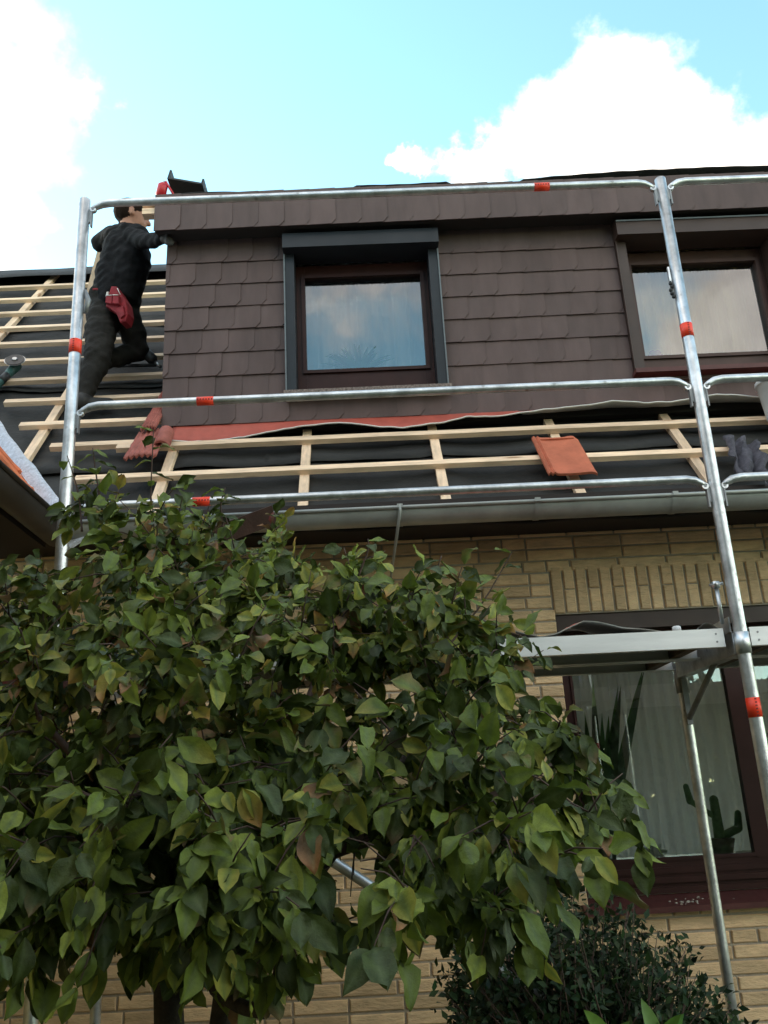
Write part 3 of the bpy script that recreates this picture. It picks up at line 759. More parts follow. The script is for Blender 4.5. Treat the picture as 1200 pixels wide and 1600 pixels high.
# ------------------------------------------------------------------ scaffold
SY, SYI = 3.28, 4.00; SXL, SXR = -1.17, 1.388; SXN = SXR + 2.57
RT, RM, RL = EYE + 2.57, EYE + 1.59, EYE + 1.157; DKZ = EYE + .56
scaf = thing('scaffold', 'galvanised steel scaffold with guard rails standing before the brick house', 'scaffold', (0, SY, 0))
def std_top(px, py): return P(px, py, SY).z
def tape_on(parent, c, d, r, L=.062, ink=True):
    m = MB(); d = d.normalized(); m.tube([c - d * L / 2, c + d * L / 2], r + .0012, 18)
    if ink:
        u = Vector((0, -1, 0)) if abs(d.y) < .9 else Vector((1, 0, 0)); s = d.cross(u).normalized()
        for k in range(6):
            q = c + d * (-L * .42 + L * .84 * k / 5) + u * (r + .0016); h = d * .0022; w_ = s * .0035
            m.add([q - h - w_, q + h - w_, q + h + w_, q - h + w_], [(0, 1, 2, 3)], 1)
    return m.build('orange_tape', ['tape', 'tape_ink'], parent)
def standard(x, y, z1, r=.0242):
    m = MB(); m.tube([(x, y, .06), (x, y, 1.0), (x, y, 2.0), (x, y, 3.0) if z1 > 3 else (x, y, z1 - .05), (x, y, z1 - .004)], r, 20); m.tube([(x, y, z1 - .004), (x, y, z1)], [r, r - .004], 20)
    m.box((x - .075, y - .075, .002), (x + .075, y + .075, .010)); m.tube([(x, y, .010), (x, y, .09)], .018, 12)
    if z1 > 3:
        m.tube([(x, y, DKZ - .10), (x, y, DKZ - .02)], r + .004, 20)
    return m.build('standard', 'galv', scaf)
sL = standard(SXL, SY, std_top(125, 312)); sR = standard(SXR, SY, std_top(1045, 279))
iL = standard(SXL, SYI, DKZ - .03, .022); iR = standard(SXR, SYI, DKZ - .03, .022)
tape_on(sL, Vector((SXL, SY, P(108, 543, SY).z)), Vector((0, 0, 1)), .0242); tape_on(sR, Vector((SXR, SY, P(1085, 517, SY).z)), Vector((0, 0, 1)), .0242); tape_on(sR, Vector((SXR, SY, P(1190, 1105, SY).z)), Vector((0, 0, 1)), .0242, .07)
RR = .0172; RYo = SY + .0
def rail(x0, x1, z, tapes=(), y=SY):
    m = MB(); a, b = x0 + .045, x1 - .045
    pts = [(a - .012, y, z - .030), (a + .004, y, z - .020), (a + .03, y, z - .006), (a + .065, y, z)]
    n = 12
    pts += [(a + .065 + (b - a - .13) * k / n, y, z) for k in range(1, n)]
    pts += [(b - .065, y, z), (b - .03, y, z - .006), (b - .004, y, z - .020), (b + .012, y, z - .030)]
    rs = [.010, .0135, .0165] + [RR] * (n + 1) + [.0165, .0135, .010]
    m.tube(pts, rs, 16)
    for s, xe in ((-1, a - .006), (1, b + .006)):        # flattened eye with a bolt hole and hook
        m.tube([(xe, y - .009, z - .032), (xe, y + .009, z - .032)], .0135, 14); m.tube([(xe, y - .0105, z - .032), (xe, y + .0105, z - .032)], .006, 10, 1)
    o = m.build('guard_rail', ['galv', 'galv_dark'], scaf)
    for px in tapes: tape_on(o, Vector((P(px, 700, y).x if False else px, y, z)), Vector((1, 0, 0)), RR, .068)
    return o
def tx(px, py): return P(px, py, SY).x
rail(SXL, SXR, RT, [tx(846, 292)]); rail(SXL, SXR, RM, [tx(321, 628)]); rail(SXL, SXR, RL, [tx(315, 785)])
for z in (RT, RM, RL): rail(SXR, SXN, z)
for x, o in ((SXL, sL), (SXR, sR)):                      # wedge pockets holding the rails
    for z in (RT, RM, RL):
        for s in ((1,) if x == SXL else (1, -1)):
            m = MB()
            m.prism([Vector((x + s * .022, SY - .006, z - .03)), Vector((x + s * .036, SY - .006, z - .045)), Vector((x + s * .036, SY - .006, z - .085)), Vector((x + s * .022, SY - .006, z - .105))][::(-1 if s > 0 else 1)], Vector((0, .012, 0)))
            m.box((x + s * .031, SY - .009, z - .12), (x + s * .037, SY + .009, z - .045))
            m.build('rail_bracket', 'galv_dark', o)
m = MB(); xx = SXL + .03; zz = P(128, 470, SY).z             # spare clip half way up the left standard, chain clip on the right one
m.tube([(xx - .006, SY, zz + .05), (xx + .012, SY, zz), (xx + .002, SY, zz - .06)], [.008, .013, .009], 8); m.build('clip', 'galv_dark', sL)
m = MB(); xx = SXR - .034; zz = P(1060, 430, SY).z; m.box((xx - .004, SY - .006, zz - .03), (xx + .004, SY + .006, zz + .04), 1)
for k in range(5): m.ell((xx + .004 * math.sin(k * 2), SY, zz - .04 - .016 * k), (.009, .008, .010), None, 8)
m.build('chain_clip', ['black_plastic', 'galv'], sR)
# decks and transoms
def deck(x0, x1):
    m = MB(); z1 = DKZ + .005; z0 = z1 - .070
    for y0, y1 in ((SY + .035, SY + .345), (SY + .36, SY + .67)):
        m.box((x0, y0, z0), (x1, y0 + .004, z1)); m.box((x0, y0 + .0045, z0), (x1, y0 + .03, z0 + .004)); m.box((x0, y0 + .0045, z1 - .004), (x1, y0 + .02, z1))
        m.box((x0, y1 - .004, z0), (x1, y1, z1)); m.box((x0, y1 - .03, z0), (x1, y1 - .0045, z0 + .004))
        m.box((x0 + .002, y0 + .006, z1 - .018), (x1 - .002, y1 - .006, z1 - .0045), 1)
        for k in range(4): xx = x0 + .1 + (x1 - x0 - .2) * k / 3; m.box((xx - .02, y0 + .006, z0 + .006), (xx + .02, y1 - .006, z1 - .019), 1)
    for xe in (x0 + .03, x1 - .03):
        for dz in (.02, .05): m.tube([(xe, SY + .0335, z0 + dz), (xe, SY + .036, z0 + dz)], .004, 8, 2)
    return m.build('deck_plank', ['alu', 'deck_wood', 'galv_dark'], scaf)
deck(SXL + .045, SXR - .05); deck(SXR + .05, SXN - .05)
for x in (SXL, SXR):
    m = MB(); m.box((x - .024, SY + .025, DKZ - .095), (x - .020, SYI - .02, DKZ - .01)); m.box((x + .020, SY + .025, DKZ - .095), (x + .024, SYI - .02, DKZ - .01)); m.box((x - .0198, SY + .025, DKZ - .095), (x + .0198, SYI - .02, DKZ - .090))
    m.box((x - .03, SY + .022, DKZ - .012), (x - .0242, SY + .2, DKZ + .045)); m.build('transom', 'galv', scaf)
    m = MB(); m.tube([(x, SYI, DKZ - .16), (x, SYI, DKZ - .03)], .029, 14); m.box((x - .012, SYI - .034, DKZ - .30), (x + .012, SYI - .020, DKZ - .10)); m.tube([(x, SY + .3, DKZ - .09), (x, SYI - .01, DKZ - .28)], .012, 10); m.build('knee_bracket', 'galv_dark', scaf)
m = MB(); zz = DKZ + .02; xx = SXR - .05; yy = SY + .03; m.tube([(xx, yy, zz), (xx, yy, zz + .14)], .008, 10); m.tube([(xx, yy, zz + .14), (xx, yy, zz + .165)], .015, 6)
for a in range(3): m.tube([(xx, yy, zz + .152), (xx + .028 * math.cos(a * 2.1), yy + .028 * math.sin(a * 2.1), zz + .158)], .006, 6)
m.build('star_bolt', 'galv', scaf)
a = P(525, 1349, SY + .05); b = P(700, 1464, SY + .05); d = (b - a); m = MB(); m.tube([a - d * 2.05, a, b, b + d * 2.4], .019, 14); m.build('diagonal_brace', 'galv', scaf)

# ------------------------------------------------------------------ things lying about
def crumpled(name, fn, nu, nv, th, mats, label, cat, be=(0, None, None)):
    m = MB(); m.sheet([[fn(i / (nu - 1), j / (nv - 1)) for j in range(nv)] for i in range(nu)], th, be[0], be[1], be[2]); return tag(m.build(name, mats), label, cat)
dz1 = DKZ + .007
def off(u, v):                                          # curled grey and red offcut of flashing on the scaffold deck
    x = .30 + v * .83; h = float(np.interp(v, [0, .1, .25, .42, .5, .62, .8, 1], [.10, .125, .06, .004, .012, .055, .025, .003]))
    return Vector((x, SY + .08 + .3 * u + .03 * math.sin(v * 7), dz1 + .006 + 1.15 * h * (.80 + .5 * u) + .006 * mnoise.noise(Vector((v * 8, u * 3, 1)))))
crumpled('flashing_offcut', off, 7, 46, Vector((0, .003, -.003)), ['flash_red', 'flash_grey', 'flash_white'], 'curled grey and red flashing offcut lying on the scaffold deck', 'flashing scrap', (0, 1, 2))
m = MB(); c = Vector((P(1056, 975, SY + .1).x, SY + .1, dz1)); m.tube([c, c + Vector((0, 0, .022)), c + Vector((0, 0, .026))], [.017, .017, .012], 14); tag(m.build('bottle_cap', 'bucket'), 'small white cap standing on the scaffold deck edge', 'cap')
def off2(u, v): return Vector((P(1083, 975, SY + .12).x + v * .09, SY + .1 + .08 * u, dz1 + .03 * math.sin(v * 3.1) * (1 - u * .5) + .004))
crumpled('flashing_offcut', off2, 4, 12, Vector((0, .002, -.002)), ['flash_grey', 'flash_red', 'flash_white'], 'small bent grey flashing scrap beside the white cap on the deck', 'flashing scrap')
def ragf(u, v):
    p = RP(1128 + 52 * v + 22 * u, 690 + 62 * u + 10 * v); n = mnoise.noise(Vector((u * 5, v * 6, 2)))
    return p + nrm * (.035 + .03 * n + .02 * math.sin(v * 14 + u * 3)) + Vector((.03 * n, 0, 0))
crumpled('rag', ragf, 22, 18, Vector((0, .004, -.004)), ['rag'], 'crumpled dark grey cloth hanging over the battens by the standard', 'cloth')
m = MB(); c = RP(1205, 655) + nrm * .02; ax = Vector((0, 0, 1)); pr = [(0, .085), (.02, .092), (.21, .112), (.212, .12), (.235, .12), (.237, .113), (.20, .108)]
m.tube([c + ax * h + Vector((.035, -.07, -.06)) for h, r in pr], [r for h, r in pr], 24); tag(m.build('bucket', 'bucket'), 'white plastic bucket on the roof battens beside the grey cloth', 'bucket')
p = P(288, 856, 3.62); q = P(428, 804, 3.72); m = MB(); d = (q - p).normalized(); u = Vector((0, -.35, 1)); u = (u - d * u.dot(d)).normalized(); s = d.cross(u)
vs = []
for c in (p, q): vs += [c - u * .042 - s * .012, c - u * .042 + s * .012, c + u * .042 + s * .012, c + u * .042 - s * .012]
m.add(vs, [(0, 1, 2, 3), (7, 6, 5, 4), (0, 4, 5, 1), (1, 5, 6, 2), (2, 6, 7, 3), (3, 7, 4, 0)]); tag(m.build('board', 'brown_board'), 'dark brown board poking out of the foliage below the gutter', 'board')
# angle grinder on the left roof
c = RP(28, 582) + nrm * .055; gr_ = thing('angle_grinder', 'green angle grinder lying disc up on the left roof battens', 'angle grinder', c)
dn = Vector((.1, -.85, .5)).normalized(); bd = Vector((-.30, -.45, -.80)).normalized()
m = MB(); m.tube([c + dn * .035, c + dn * .038], .060, 24); m.tube([c + dn * .039, c + dn * .048], [.02, .014], 12, 1); m.build('disc', ['disc', 'steel'], gr_)
m = MB(); m.tube([c + dn * .018, c + dn * .033], [.045, .066], 20); m.build('guard', 'steel', gr_)
m = MB(); m.capsule(c - dn * .012, c + bd * .05 - dn * .012, .034, .03); m.tube([c + dn * .02, c - dn * .02], [.026, .034], 14); m.build('gear_head', 'teal_plastic', gr_)
m = MB(); m.tube([c + bd * .06 - dn * .012, c + bd * .10 - dn * .014, c + bd * .19 - dn * .016, c + bd * .24 - dn * .016, c + bd * .245 - dn * .016], [.029, .025, .024, .033, .026], 16); m.build('motor_body', 'teal_plastic', gr_)
m = MB(); m.tube([c + bd * .105 - dn * .014, c + bd * .175 - dn * .016], .0262, 16); m.build('grip', 'black_plastic', gr_)
# nail gun hanging beside the dormer
def nail_gun(name, c, fwd, up, cols, label, sc=1., fat=1.):
    t = thing(name, label, 'nail gun', c); fwd = fwd.normalized(); up = (up - fwd * up.dot(fwd)).normalized()
    m = MB(); m.tube([c - fwd * .07 * sc, c - fwd * .06 * sc, c + fwd * .05 * sc, c + fwd * .07 * sc], [.02 * sc * fat, .036 * sc * fat, .034 * sc * fat, .018 * sc * fat], 14); m.build('body', cols[0], t)
    m = MB(); m.tube([c + fwd * .06 * sc, c + fwd * (.12 - .03 * (fat - 1) / .35) * sc], .011 * sc, 10); m.build('nose', 'steel', t)
    m = MB(); m.capsule(c - fwd * .045 * sc - up * .02 * sc, c - fwd * .06 * sc - up * .13 * sc, .018 * sc, .016 * sc); m.build('handle', cols[1], t)
    m = MB(); m.tube([c + fwd * .09 * sc - up * .01, c - fwd * .07 * sc - up * .16 * sc], .011 * sc, 8); m.build('magazine', cols[1], t)
    m = MB(); m.tube([c - fwd * .071 * sc, c - fwd * .082 * sc], [.03 * sc, .022 * sc], 12); m.build('end_cap', cols[2], t); return t
nail_gun('nail_gun', RP(233, 566) + nrm * .05, Vector((.75, 0, -.8)), Vector((.7, -.1, .6)), ('black_plastic', 'black_plastic', 'steel'), 'black nail gun lying on the battens behind the kneeling man', 1.05)
nail_gun('nail_gun', P(253, 297, 4.62), Vector((.25, -.2, 1.)), Vector((-.5, 0, .2)), ('red_plastic', 'red_plastic', 'black_plastic'), 'bright red nail gun standing on the dormer roof above the man', .66, 1.35)
m = MB(); c = P(292, 300, 4.75); a = Vector((1, 0, 0)); b = Vector((0, .8, .3)).normalized()
M_ = Matrix.Translation(c + Vector((0, 0, .0))) @ Matrix.Rotation(math.radians(14), 4, 'Y')
m.box((-.10, -.12, -.012), (.13, .14, .0), 0, M_); m.box((-.10, -.12, .0005), (-.088, .14, .055), 0, M_); m.box((.118, -.12, .0005), (.13, .14, .03), 0, M_); m.box((-.0875, .128, .0005), (.1175, .14, .045), 0, M_)
for k in range(6): m.tube([M_ @ Vector((-.05 + .15 * k / 5, -.05 + .02 * math.sin(k), .012)), M_ @ Vector((-.05 + .15 * (k + 1) / 5, -.05 + .02 * math.sin(k + 1), .012 + .004 * math.sin(k * 2)))], .011, 8, 1)
tag(m.build('tool_tray', ['black_plastic', 'galv_dark']), 'black open tool tray on the dormer roof beside the red nail gun', 'tray')

# ------------------------------------------------------------------ the roofer
foot = RP(128, 640)
man = thing('person', 'roofer in black jacket and dark trousers kneeling on roof battens, red pouch on hip', 'person', foot)
def build_man():
    caps = []   # (p, q, r1, r2, mat)  0 jacket 1 trousers 2 skin 3 hair 4 boot
    J = lambda x, y, Y: P(x, y, Y)
    pel = J(178, 468, 5.0); waist = J(184, 430, 4.98); chest = J(196, 390, 4.95); up = J(200, 370, 4.94); neck = J(203, 356, 4.93); head = J(204, 338, 4.92)
    A = lambda *a: caps.append(a)
    A(pel + Vector((-.05, 0, 0)), pel + Vector((.06, 0, 0)), .135, .13, 1)
    A(pel + Vector((.03, -.02, .0)), waist, .158, .165, 0); A(pel + Vector((.08, -.05, .02)), chest + Vector((.05, -.03, -.1)), .125, .15, 0); A(waist, chest, .152, .165, 0); A(waist + Vector((.03, -.02, 0)), chest + Vector((.03, -.02, -.02)), .14, .15, 0)
    A(J(184, 372, 4.98), J(214, 372, 4.88), .105, .10, 0); A(up, neck, .09, .066, 0); A(J(184, 362, 5.0), J(196, 358, 4.86), .052, .05, 0)
    A(neck, head, .058, .06, 2)
    # head: skull, face, jaw, nose, ear, brow (facing right and a little away)
    fx = Vector((.93, .30, -.05)).normalized(); hz = Vector((0, 0, 1))
    A(head + hz * .03 - fx * .02, head + hz * .035 + fx * .015, .092, .088, 3)
    A(head - hz * .01 + fx * .03, head - hz * .05 + fx * .045, .074, .058, 2)
    A(head - hz * .07 + fx * .055, head - hz * .085 + fx * .07, .042, .030, 2)
    A(head + hz * .005 + fx * .10, head - hz * .035 + fx * .118, .013, .017, 2); A(head + hz * .022 + fx * .085 + Vector((.02, -.03, 0)), head + hz * .022 + fx * .085 + Vector((-.02, .03, 0)), .016, .016, 2)
    sd = Vector((.30, -.93, 0)); A(head + sd * .076 + hz * .004, head + sd * .080 - hz * .03 + fx * .004, .018, .012, 2)
    A(head - hz * .062 + fx * .088 + sd * .018, head - hz * .062 + fx * .088 - sd * .018, .012, .012, 2)
    # right arm, stretched towards the fascia corner
    s, e, w_ = J(206, 372, 4.86), J(232, 377, 4.70), J(253, 372, 4.56); A(s, e, .072, .058, 0); A(e, w_, .057, .042, 0); A(s, J(196, 385, 4.92), .08, .09, 0)
    h = J(257, 374, 4.53); A(w_, h, .027, .022, 5)
    hd = (h - w_).normalized(); sd2 = Vector((0, 0, 1)); nd = hd.cross(sd2).normalized()
    for k, L in enumerate((.06, .07, .066, .05)):
        b0 = h + sd2 * (.024 - .016 * k) + hd * .018; b1 = b0 + hd * L * .55; b2 = b1 + (hd * .4 - nd * .9).normalized() * L * .55; A(b0, b1, .0088, .0085, 5); A(b1, b2, .0085, .0075, 5)
    t0 = h + sd2 * .028; A(t0, t0 + (sd2 * .8 + hd * .5) * .035, .011, .010, 5); A(t0 + (sd2 * .8 + hd * .5) * .035, t0 + (sd2 * .4 + hd) * .055, .010, .0085, 5)
    # left arm, elbow out to the left, forearm forward past the head
    s, e, w_ = J(176, 367, 5.02), J(155, 377, 5.12), J(190, 366, 5.28); A(s, e, .072, .058, 0); A(e, w_, .056, .042, 0); A(e, e + Vector((0, 0, -.03)), .056, .05, 0)
    h = J(199, 358, 5.30); A(w_, h, .034, .032, 2); hd = (h - w_).normalized()
    for k, L in enumerate((.06, .07, .066, .05)):
        b0 = h + sd2 * (.024 - .016 * k) + hd * .018; b1 = b0 + hd * L * .55; A(b0, b1, .0088, .0085, 2); A(b1, b1 + hd * L * .45 + Vector((0, -.02, 0)), .0085, .0075, 2)
    A(h + sd2 * .025, h + sd2 * .05 + hd * .03, .011, .009, 2)
    # left leg: standing; right leg: knee resting on the battens
    hp, kn, an = J(163, 482, 5.0), J(152, 558, 4.84), J(130, 622, 4.80); A(hp, kn, .122, .092, 1); A(kn, an, .088, .064, 1); A(an, an + Vector((0, 0, -.03)), .068, .072, 1); A(kn + Vector((0, 0, -.02)), kn + Vector((-.02, 0, -.10)), .096, .086, 1); A(pel, hp, .13, .125, 1)
    b = foot + Vector((.0, .0, .03)); A(an + Vector((0, 0, -.03)), b + Vector((0, 0, .02)), .062, .058, 4); A(b + Vector((-.03, -.02, 0)), b + Vector((.14, .06, .03)), .042, .036, 4)
    hp2 = J(194, 488, 5.02); kn2 = RP(220, 566) + nrm * .085; an2 = RP(158, 588) + nrm * .085
    A(hp2, kn2, .110, .082, 1); A(pel, hp2, .12, .115, 1); A(kn2, an2, .078, .062, 1); A(an2, an2 + Vector((-.12, .03, .02)), .05, .042, 4)
    m = MB()
    caps = [(p, q, r1 * (.88 if k < 2 else 1), r2 * (.88 if k < 2 else 1), k) for p, q, r1, r2, k in caps]
    for p, q, r1, r2, k in caps: m.capsule(p, q, r1, r2, 16)
    me = m.mesh('tmp', 'jacket'); o = bpy.data.objects.new('tmp', me); COL.objects.link(o)
    md = o.modifiers.new('r', 'REMESH'); md.mode = 'VOXEL'; md.voxel_size = .0075; md = o.modifiers.new('s', 'SMOOTH'); md.factor = .5; md.iterations = 5
    dg = bpy.context.evaluated_depsgraph_get(); ev = o.evaluated_get(dg); me2 = bpy.data.meshes.new_from_object(ev); bpy.data.objects.remove(o)
    n = len(me2.vertices); co = np.empty(n * 3, np.float32); me2.vertices.foreach_get('co', co); co = co.reshape(-1, 3); no = np.empty(n * 3, np.float32); me2.vertices.foreach_get('normal', no); no = no.reshape(-1, 3)
    best = np.full(n, 1e9); idx = np.zeros(n, int)
    for p, q, r1, r2, k in caps:
        p = np.array(p); q = np.array(q); d = q - p; t = np.clip(((co - p) @ d) / max(d @ d, 1e-9), 0, 1); ds = np.linalg.norm(co - p - t[:, None] * d, axis=1) - (r1 + (r2 - r1) * t)
        w_ = ds < best; best[w_] = ds[w_]; idx[w_] = k
    hl = np.array(head)
    for i in range(n):                                   # cloth folds
        if idx[i] in (0, 1):
            v = Vector(co[i]); a = mnoise.noise(v * 9) * .5 + mnoise.noise(Vector((v.x * 9, v.y * 9, v.z * 20 + v.x * 14))) * .9
            co[i] += no[i] * ((.0085 if idx[i] == 0 else .011) * a + .008 * mnoise.noise(Vector((v.x * 6 + v.z * 16, v.y * 6, v.z * 22 - v.x * 18))))
    me2.vertices.foreach_set('co', co.ravel())
    me2.materials.clear()
    for k in ('jacket', 'trousers', 'skin', 'hair', 'boot', 'glove'): me2.materials.append(MATS[k])
    mi = [max(set(l), key=l.count) for l in ([int(idx[v]) for v in p.vertices] for p in me2.polygons)]
    me2.polygons.foreach_set('material_index', mi); me2.polygons.foreach_set('use_smooth', [True] * len(me2.polygons)); me2.update()
    link('body', me2, man)
    # red tool pouch on the right hip: belt flap, upper pocket row, hanging bag
    sx = Vector((.93, -.30, -.05)).normalized(); out = Vector((-.28, -.95, .05)).normalized(); c = J(185, 470, 4.86)
    def q(x, z, d=.0): return c + sx * x + Vector((0, 0, z)) + out * d
    def slab(name, pts, d0, d1, mt, par, taper=.94):
        cx = sum(p[0] for p in pts) / len(pts); cz = sum(p[1] for p in pts) / len(pts); n = len(pts); m = MB()
        vs = [q(x, z, d0) for x, z in pts] + [q(x, z, d1 - .006) for x, z in pts] + [q(cx + (x - cx) * taper, cz + (z - cz) * taper, d1) for x, z in pts]
        fs = [tuple(2 * n + i for i in range(n))]
        for b_ in (0, n):
            for i in range(n): k = (i + 1) % n; fs.append((b_ + i, b_ + k, b_ + n + k, b_ + n + i))
        m.add(vs, fs); return m.build(name, mt, par)
    po = slab('tool_pouch', [(-.03, .085), (.01, .075), (.05, .01), (.085, -.05), (.10, -.13), (.085, -.185), (.05, -.19), (.02, -.12), (-.03, -.075), (-.062, -.055), (-.055, .0)], -.03, .045, 'pouch_red', man)
    slab('pocket', [(-.05, -.045), (-.004, -.062), (.0, .0), (-.046, .008)], .03, .068, 'pouch_red', po)
    slab('pocket', [(.004, -.064), (.052, -.075), (.046, -.01), (.006, -.002)], .03, .072, 'pouch_red', po)
    slab('pocket', [(.03, -.10), (.075, -.085), (.088, -.15), (.06, -.17)], .03, .06, 'pouch_red', po)
    for pts in ([(-.046, .004, .070), (-.002, -.004, .070)], [(.006, -.006, .074), (.046, -.014, .074)], [(.02, .055, .048), (.045, .005, .05)]):
        m = MB(); m.tube([q(*p) for p in pts], .0028, 5); m.build('pouch_trim', 'white_trim', po)
    slab('pouch_tag', [(-.056, .0), (-.044, .002), (-.040, .04), (-.052, .038)], .04, .056, 'white_trim', po)
    m = MB(); pk = J(148, 452, 4.865); m.box(pk + Vector((-.012, -.004, -.004)), pk + Vector((.02, .004, .006))); m.build('pocket_stitch', 'pouch_red', man)
build_man()
lp, lq = P(160, 385, 5.3), RP(118, 560)
wood_along('lath', Vector((lp.x, lp.y + .35, lp.z + .26)) if False else lp, lq + nrm * .04, .05, .026, 'counter', None, Vector((.3, -.7, .65)).normalized())
tag(bpy.data.objects['lath'], 'pale wooden lath leaning on the roof behind the roofer', 'lath')

# ------------------------------------------------------------------ foliage
def leaf_mesh(col_fn, L=1., wd=.28, curl=.22, fold=.34, seed=0, nt_=7):
    r = random.Random(seed); ts = [0, .10, .25, .42, .60, .78, .91, 1.0][:nt_ + 1]; ws = [.03, .34, .74, .98, .96, .66, .27, .0]
    vs = []; cs = []; side = r.uniform(-.12, .12); wav = r.uniform(.01, .08)
    for i, (t, w_) in enumerate(zip(ts, ws)):
        w_ = w_ * wd * (1 + r.uniform(-.06, .06)); z = -curl * t * t + .05 * math.sin(t * 5 + seed); xo = side * t * t
        for k, u in enumerate((-1, -.5, 0, .5, 1)):
            vs.append((xo + u * w_, t, z + fold * abs(u) * w_ + wav * math.sin(t * 11 + u * 2 + seed) * abs(u))); cs.append(col_fn(t, u, r))
    fs = [(i * 5 + k, i * 5 + k + 1, (i + 1) * 5 + k + 1, (i + 1) * 5 + k) for i in range(len(ts) - 1) for k in range(4)]
    return vs, fs, cs
def lerp3(a, b, t): return tuple(a[i] + (b[i] - a[i]) * t for i in range(3))
G1, G2, G3, YE, OR, RE, BR = (.050, .074, .013), (.150, .205, .030), (.270, .325, .050), (.38, .32, .06), (.44, .18, .06), (.22, .04, .035), (.20, .125, .06)  # greens spread from dark to bright, putting shading contrast into the leaf colour
def colfn(base, tipc=None, edge=None, amt=.0):
    def f(t, u, r):
        c = lerp3(base, (base[0] * .72, base[1] * .74, base[2] * .75), r.random() * .7)
        if abs(u) < .1: c = lerp3(c, (.11, .15, .06), .55)
        if tipc: c = lerp3(c, tipc, min(1, max(0, (t - .45) * 1.6 + r.uniform(-.2, .25)) * amt))
        if edge: c = lerp3(c, edge, min(1, max(0, abs(u) * .9 + r.uniform(-.35, .2)) * amt))
        return c
    return f
LEAFV = []
for s in range(5): LEAFV.append((leaf_mesh(colfn(G1), seed=s, wd=.27 + .03 * (s % 3), curl=-.05 + .14 * s), 3.0))
for s in range(5): LEAFV.append((leaf_mesh(colfn(G2), seed=10 + s, wd=.26 + .03 * (s % 3), curl=.02 + .12 * s), 3.0))
for s in range(3): LEAFV.append((leaf_mesh(colfn(G3), seed=20 + s, wd=.26, curl=.1 + .15 * s), 1.6))
LEAFV += [(leaf_mesh(colfn(G2, YE, None, .8), seed=31), 1.3), (leaf_mesh(colfn(G3, None, YE, .8), seed=32), 1.5), (leaf_mesh(colfn(G1, BR, None, .9), seed=33), 1.3), (leaf_mesh(colfn(YE, OR, None, .8), seed=34), .25), (leaf_mesh(colfn(BR, OR, None, .6), seed=35, fold=.5), .3), (leaf_mesh(colfn(G2, None, BR, .9), seed=36, fold=.4), 1.2), (leaf_mesh(colfn(RE, BR, None, .6), seed=37), .12)]
LW = [w_ for _, w_ in LEAFV]; AUT = [13, 14, 15, 16, 17, 18]
class Foliage:
    def __init__(s): s.items = []
    def leaf(s, p, d, n, L, vi=None):
        d = d.normalized(); n = (n - d * n.dot(d))
        n = n.normalized() if n.length > 1e-4 else d.orthogonal().normalized()
        s.items.append((Vector(p), d, n, L, random.choices(range(len(LEAFV)), LW)[0] if vi is None else vi))
def rv3(a=1.): return Vector((random.gauss(0, a), random.gauss(0, a), random.gauss(0, a)))
def leaf_M(p, d, n, L): x = d.cross(n); M = Matrix((x * L, d * L, n * L)).transposed().to_4x4(); M.translation = p; return M

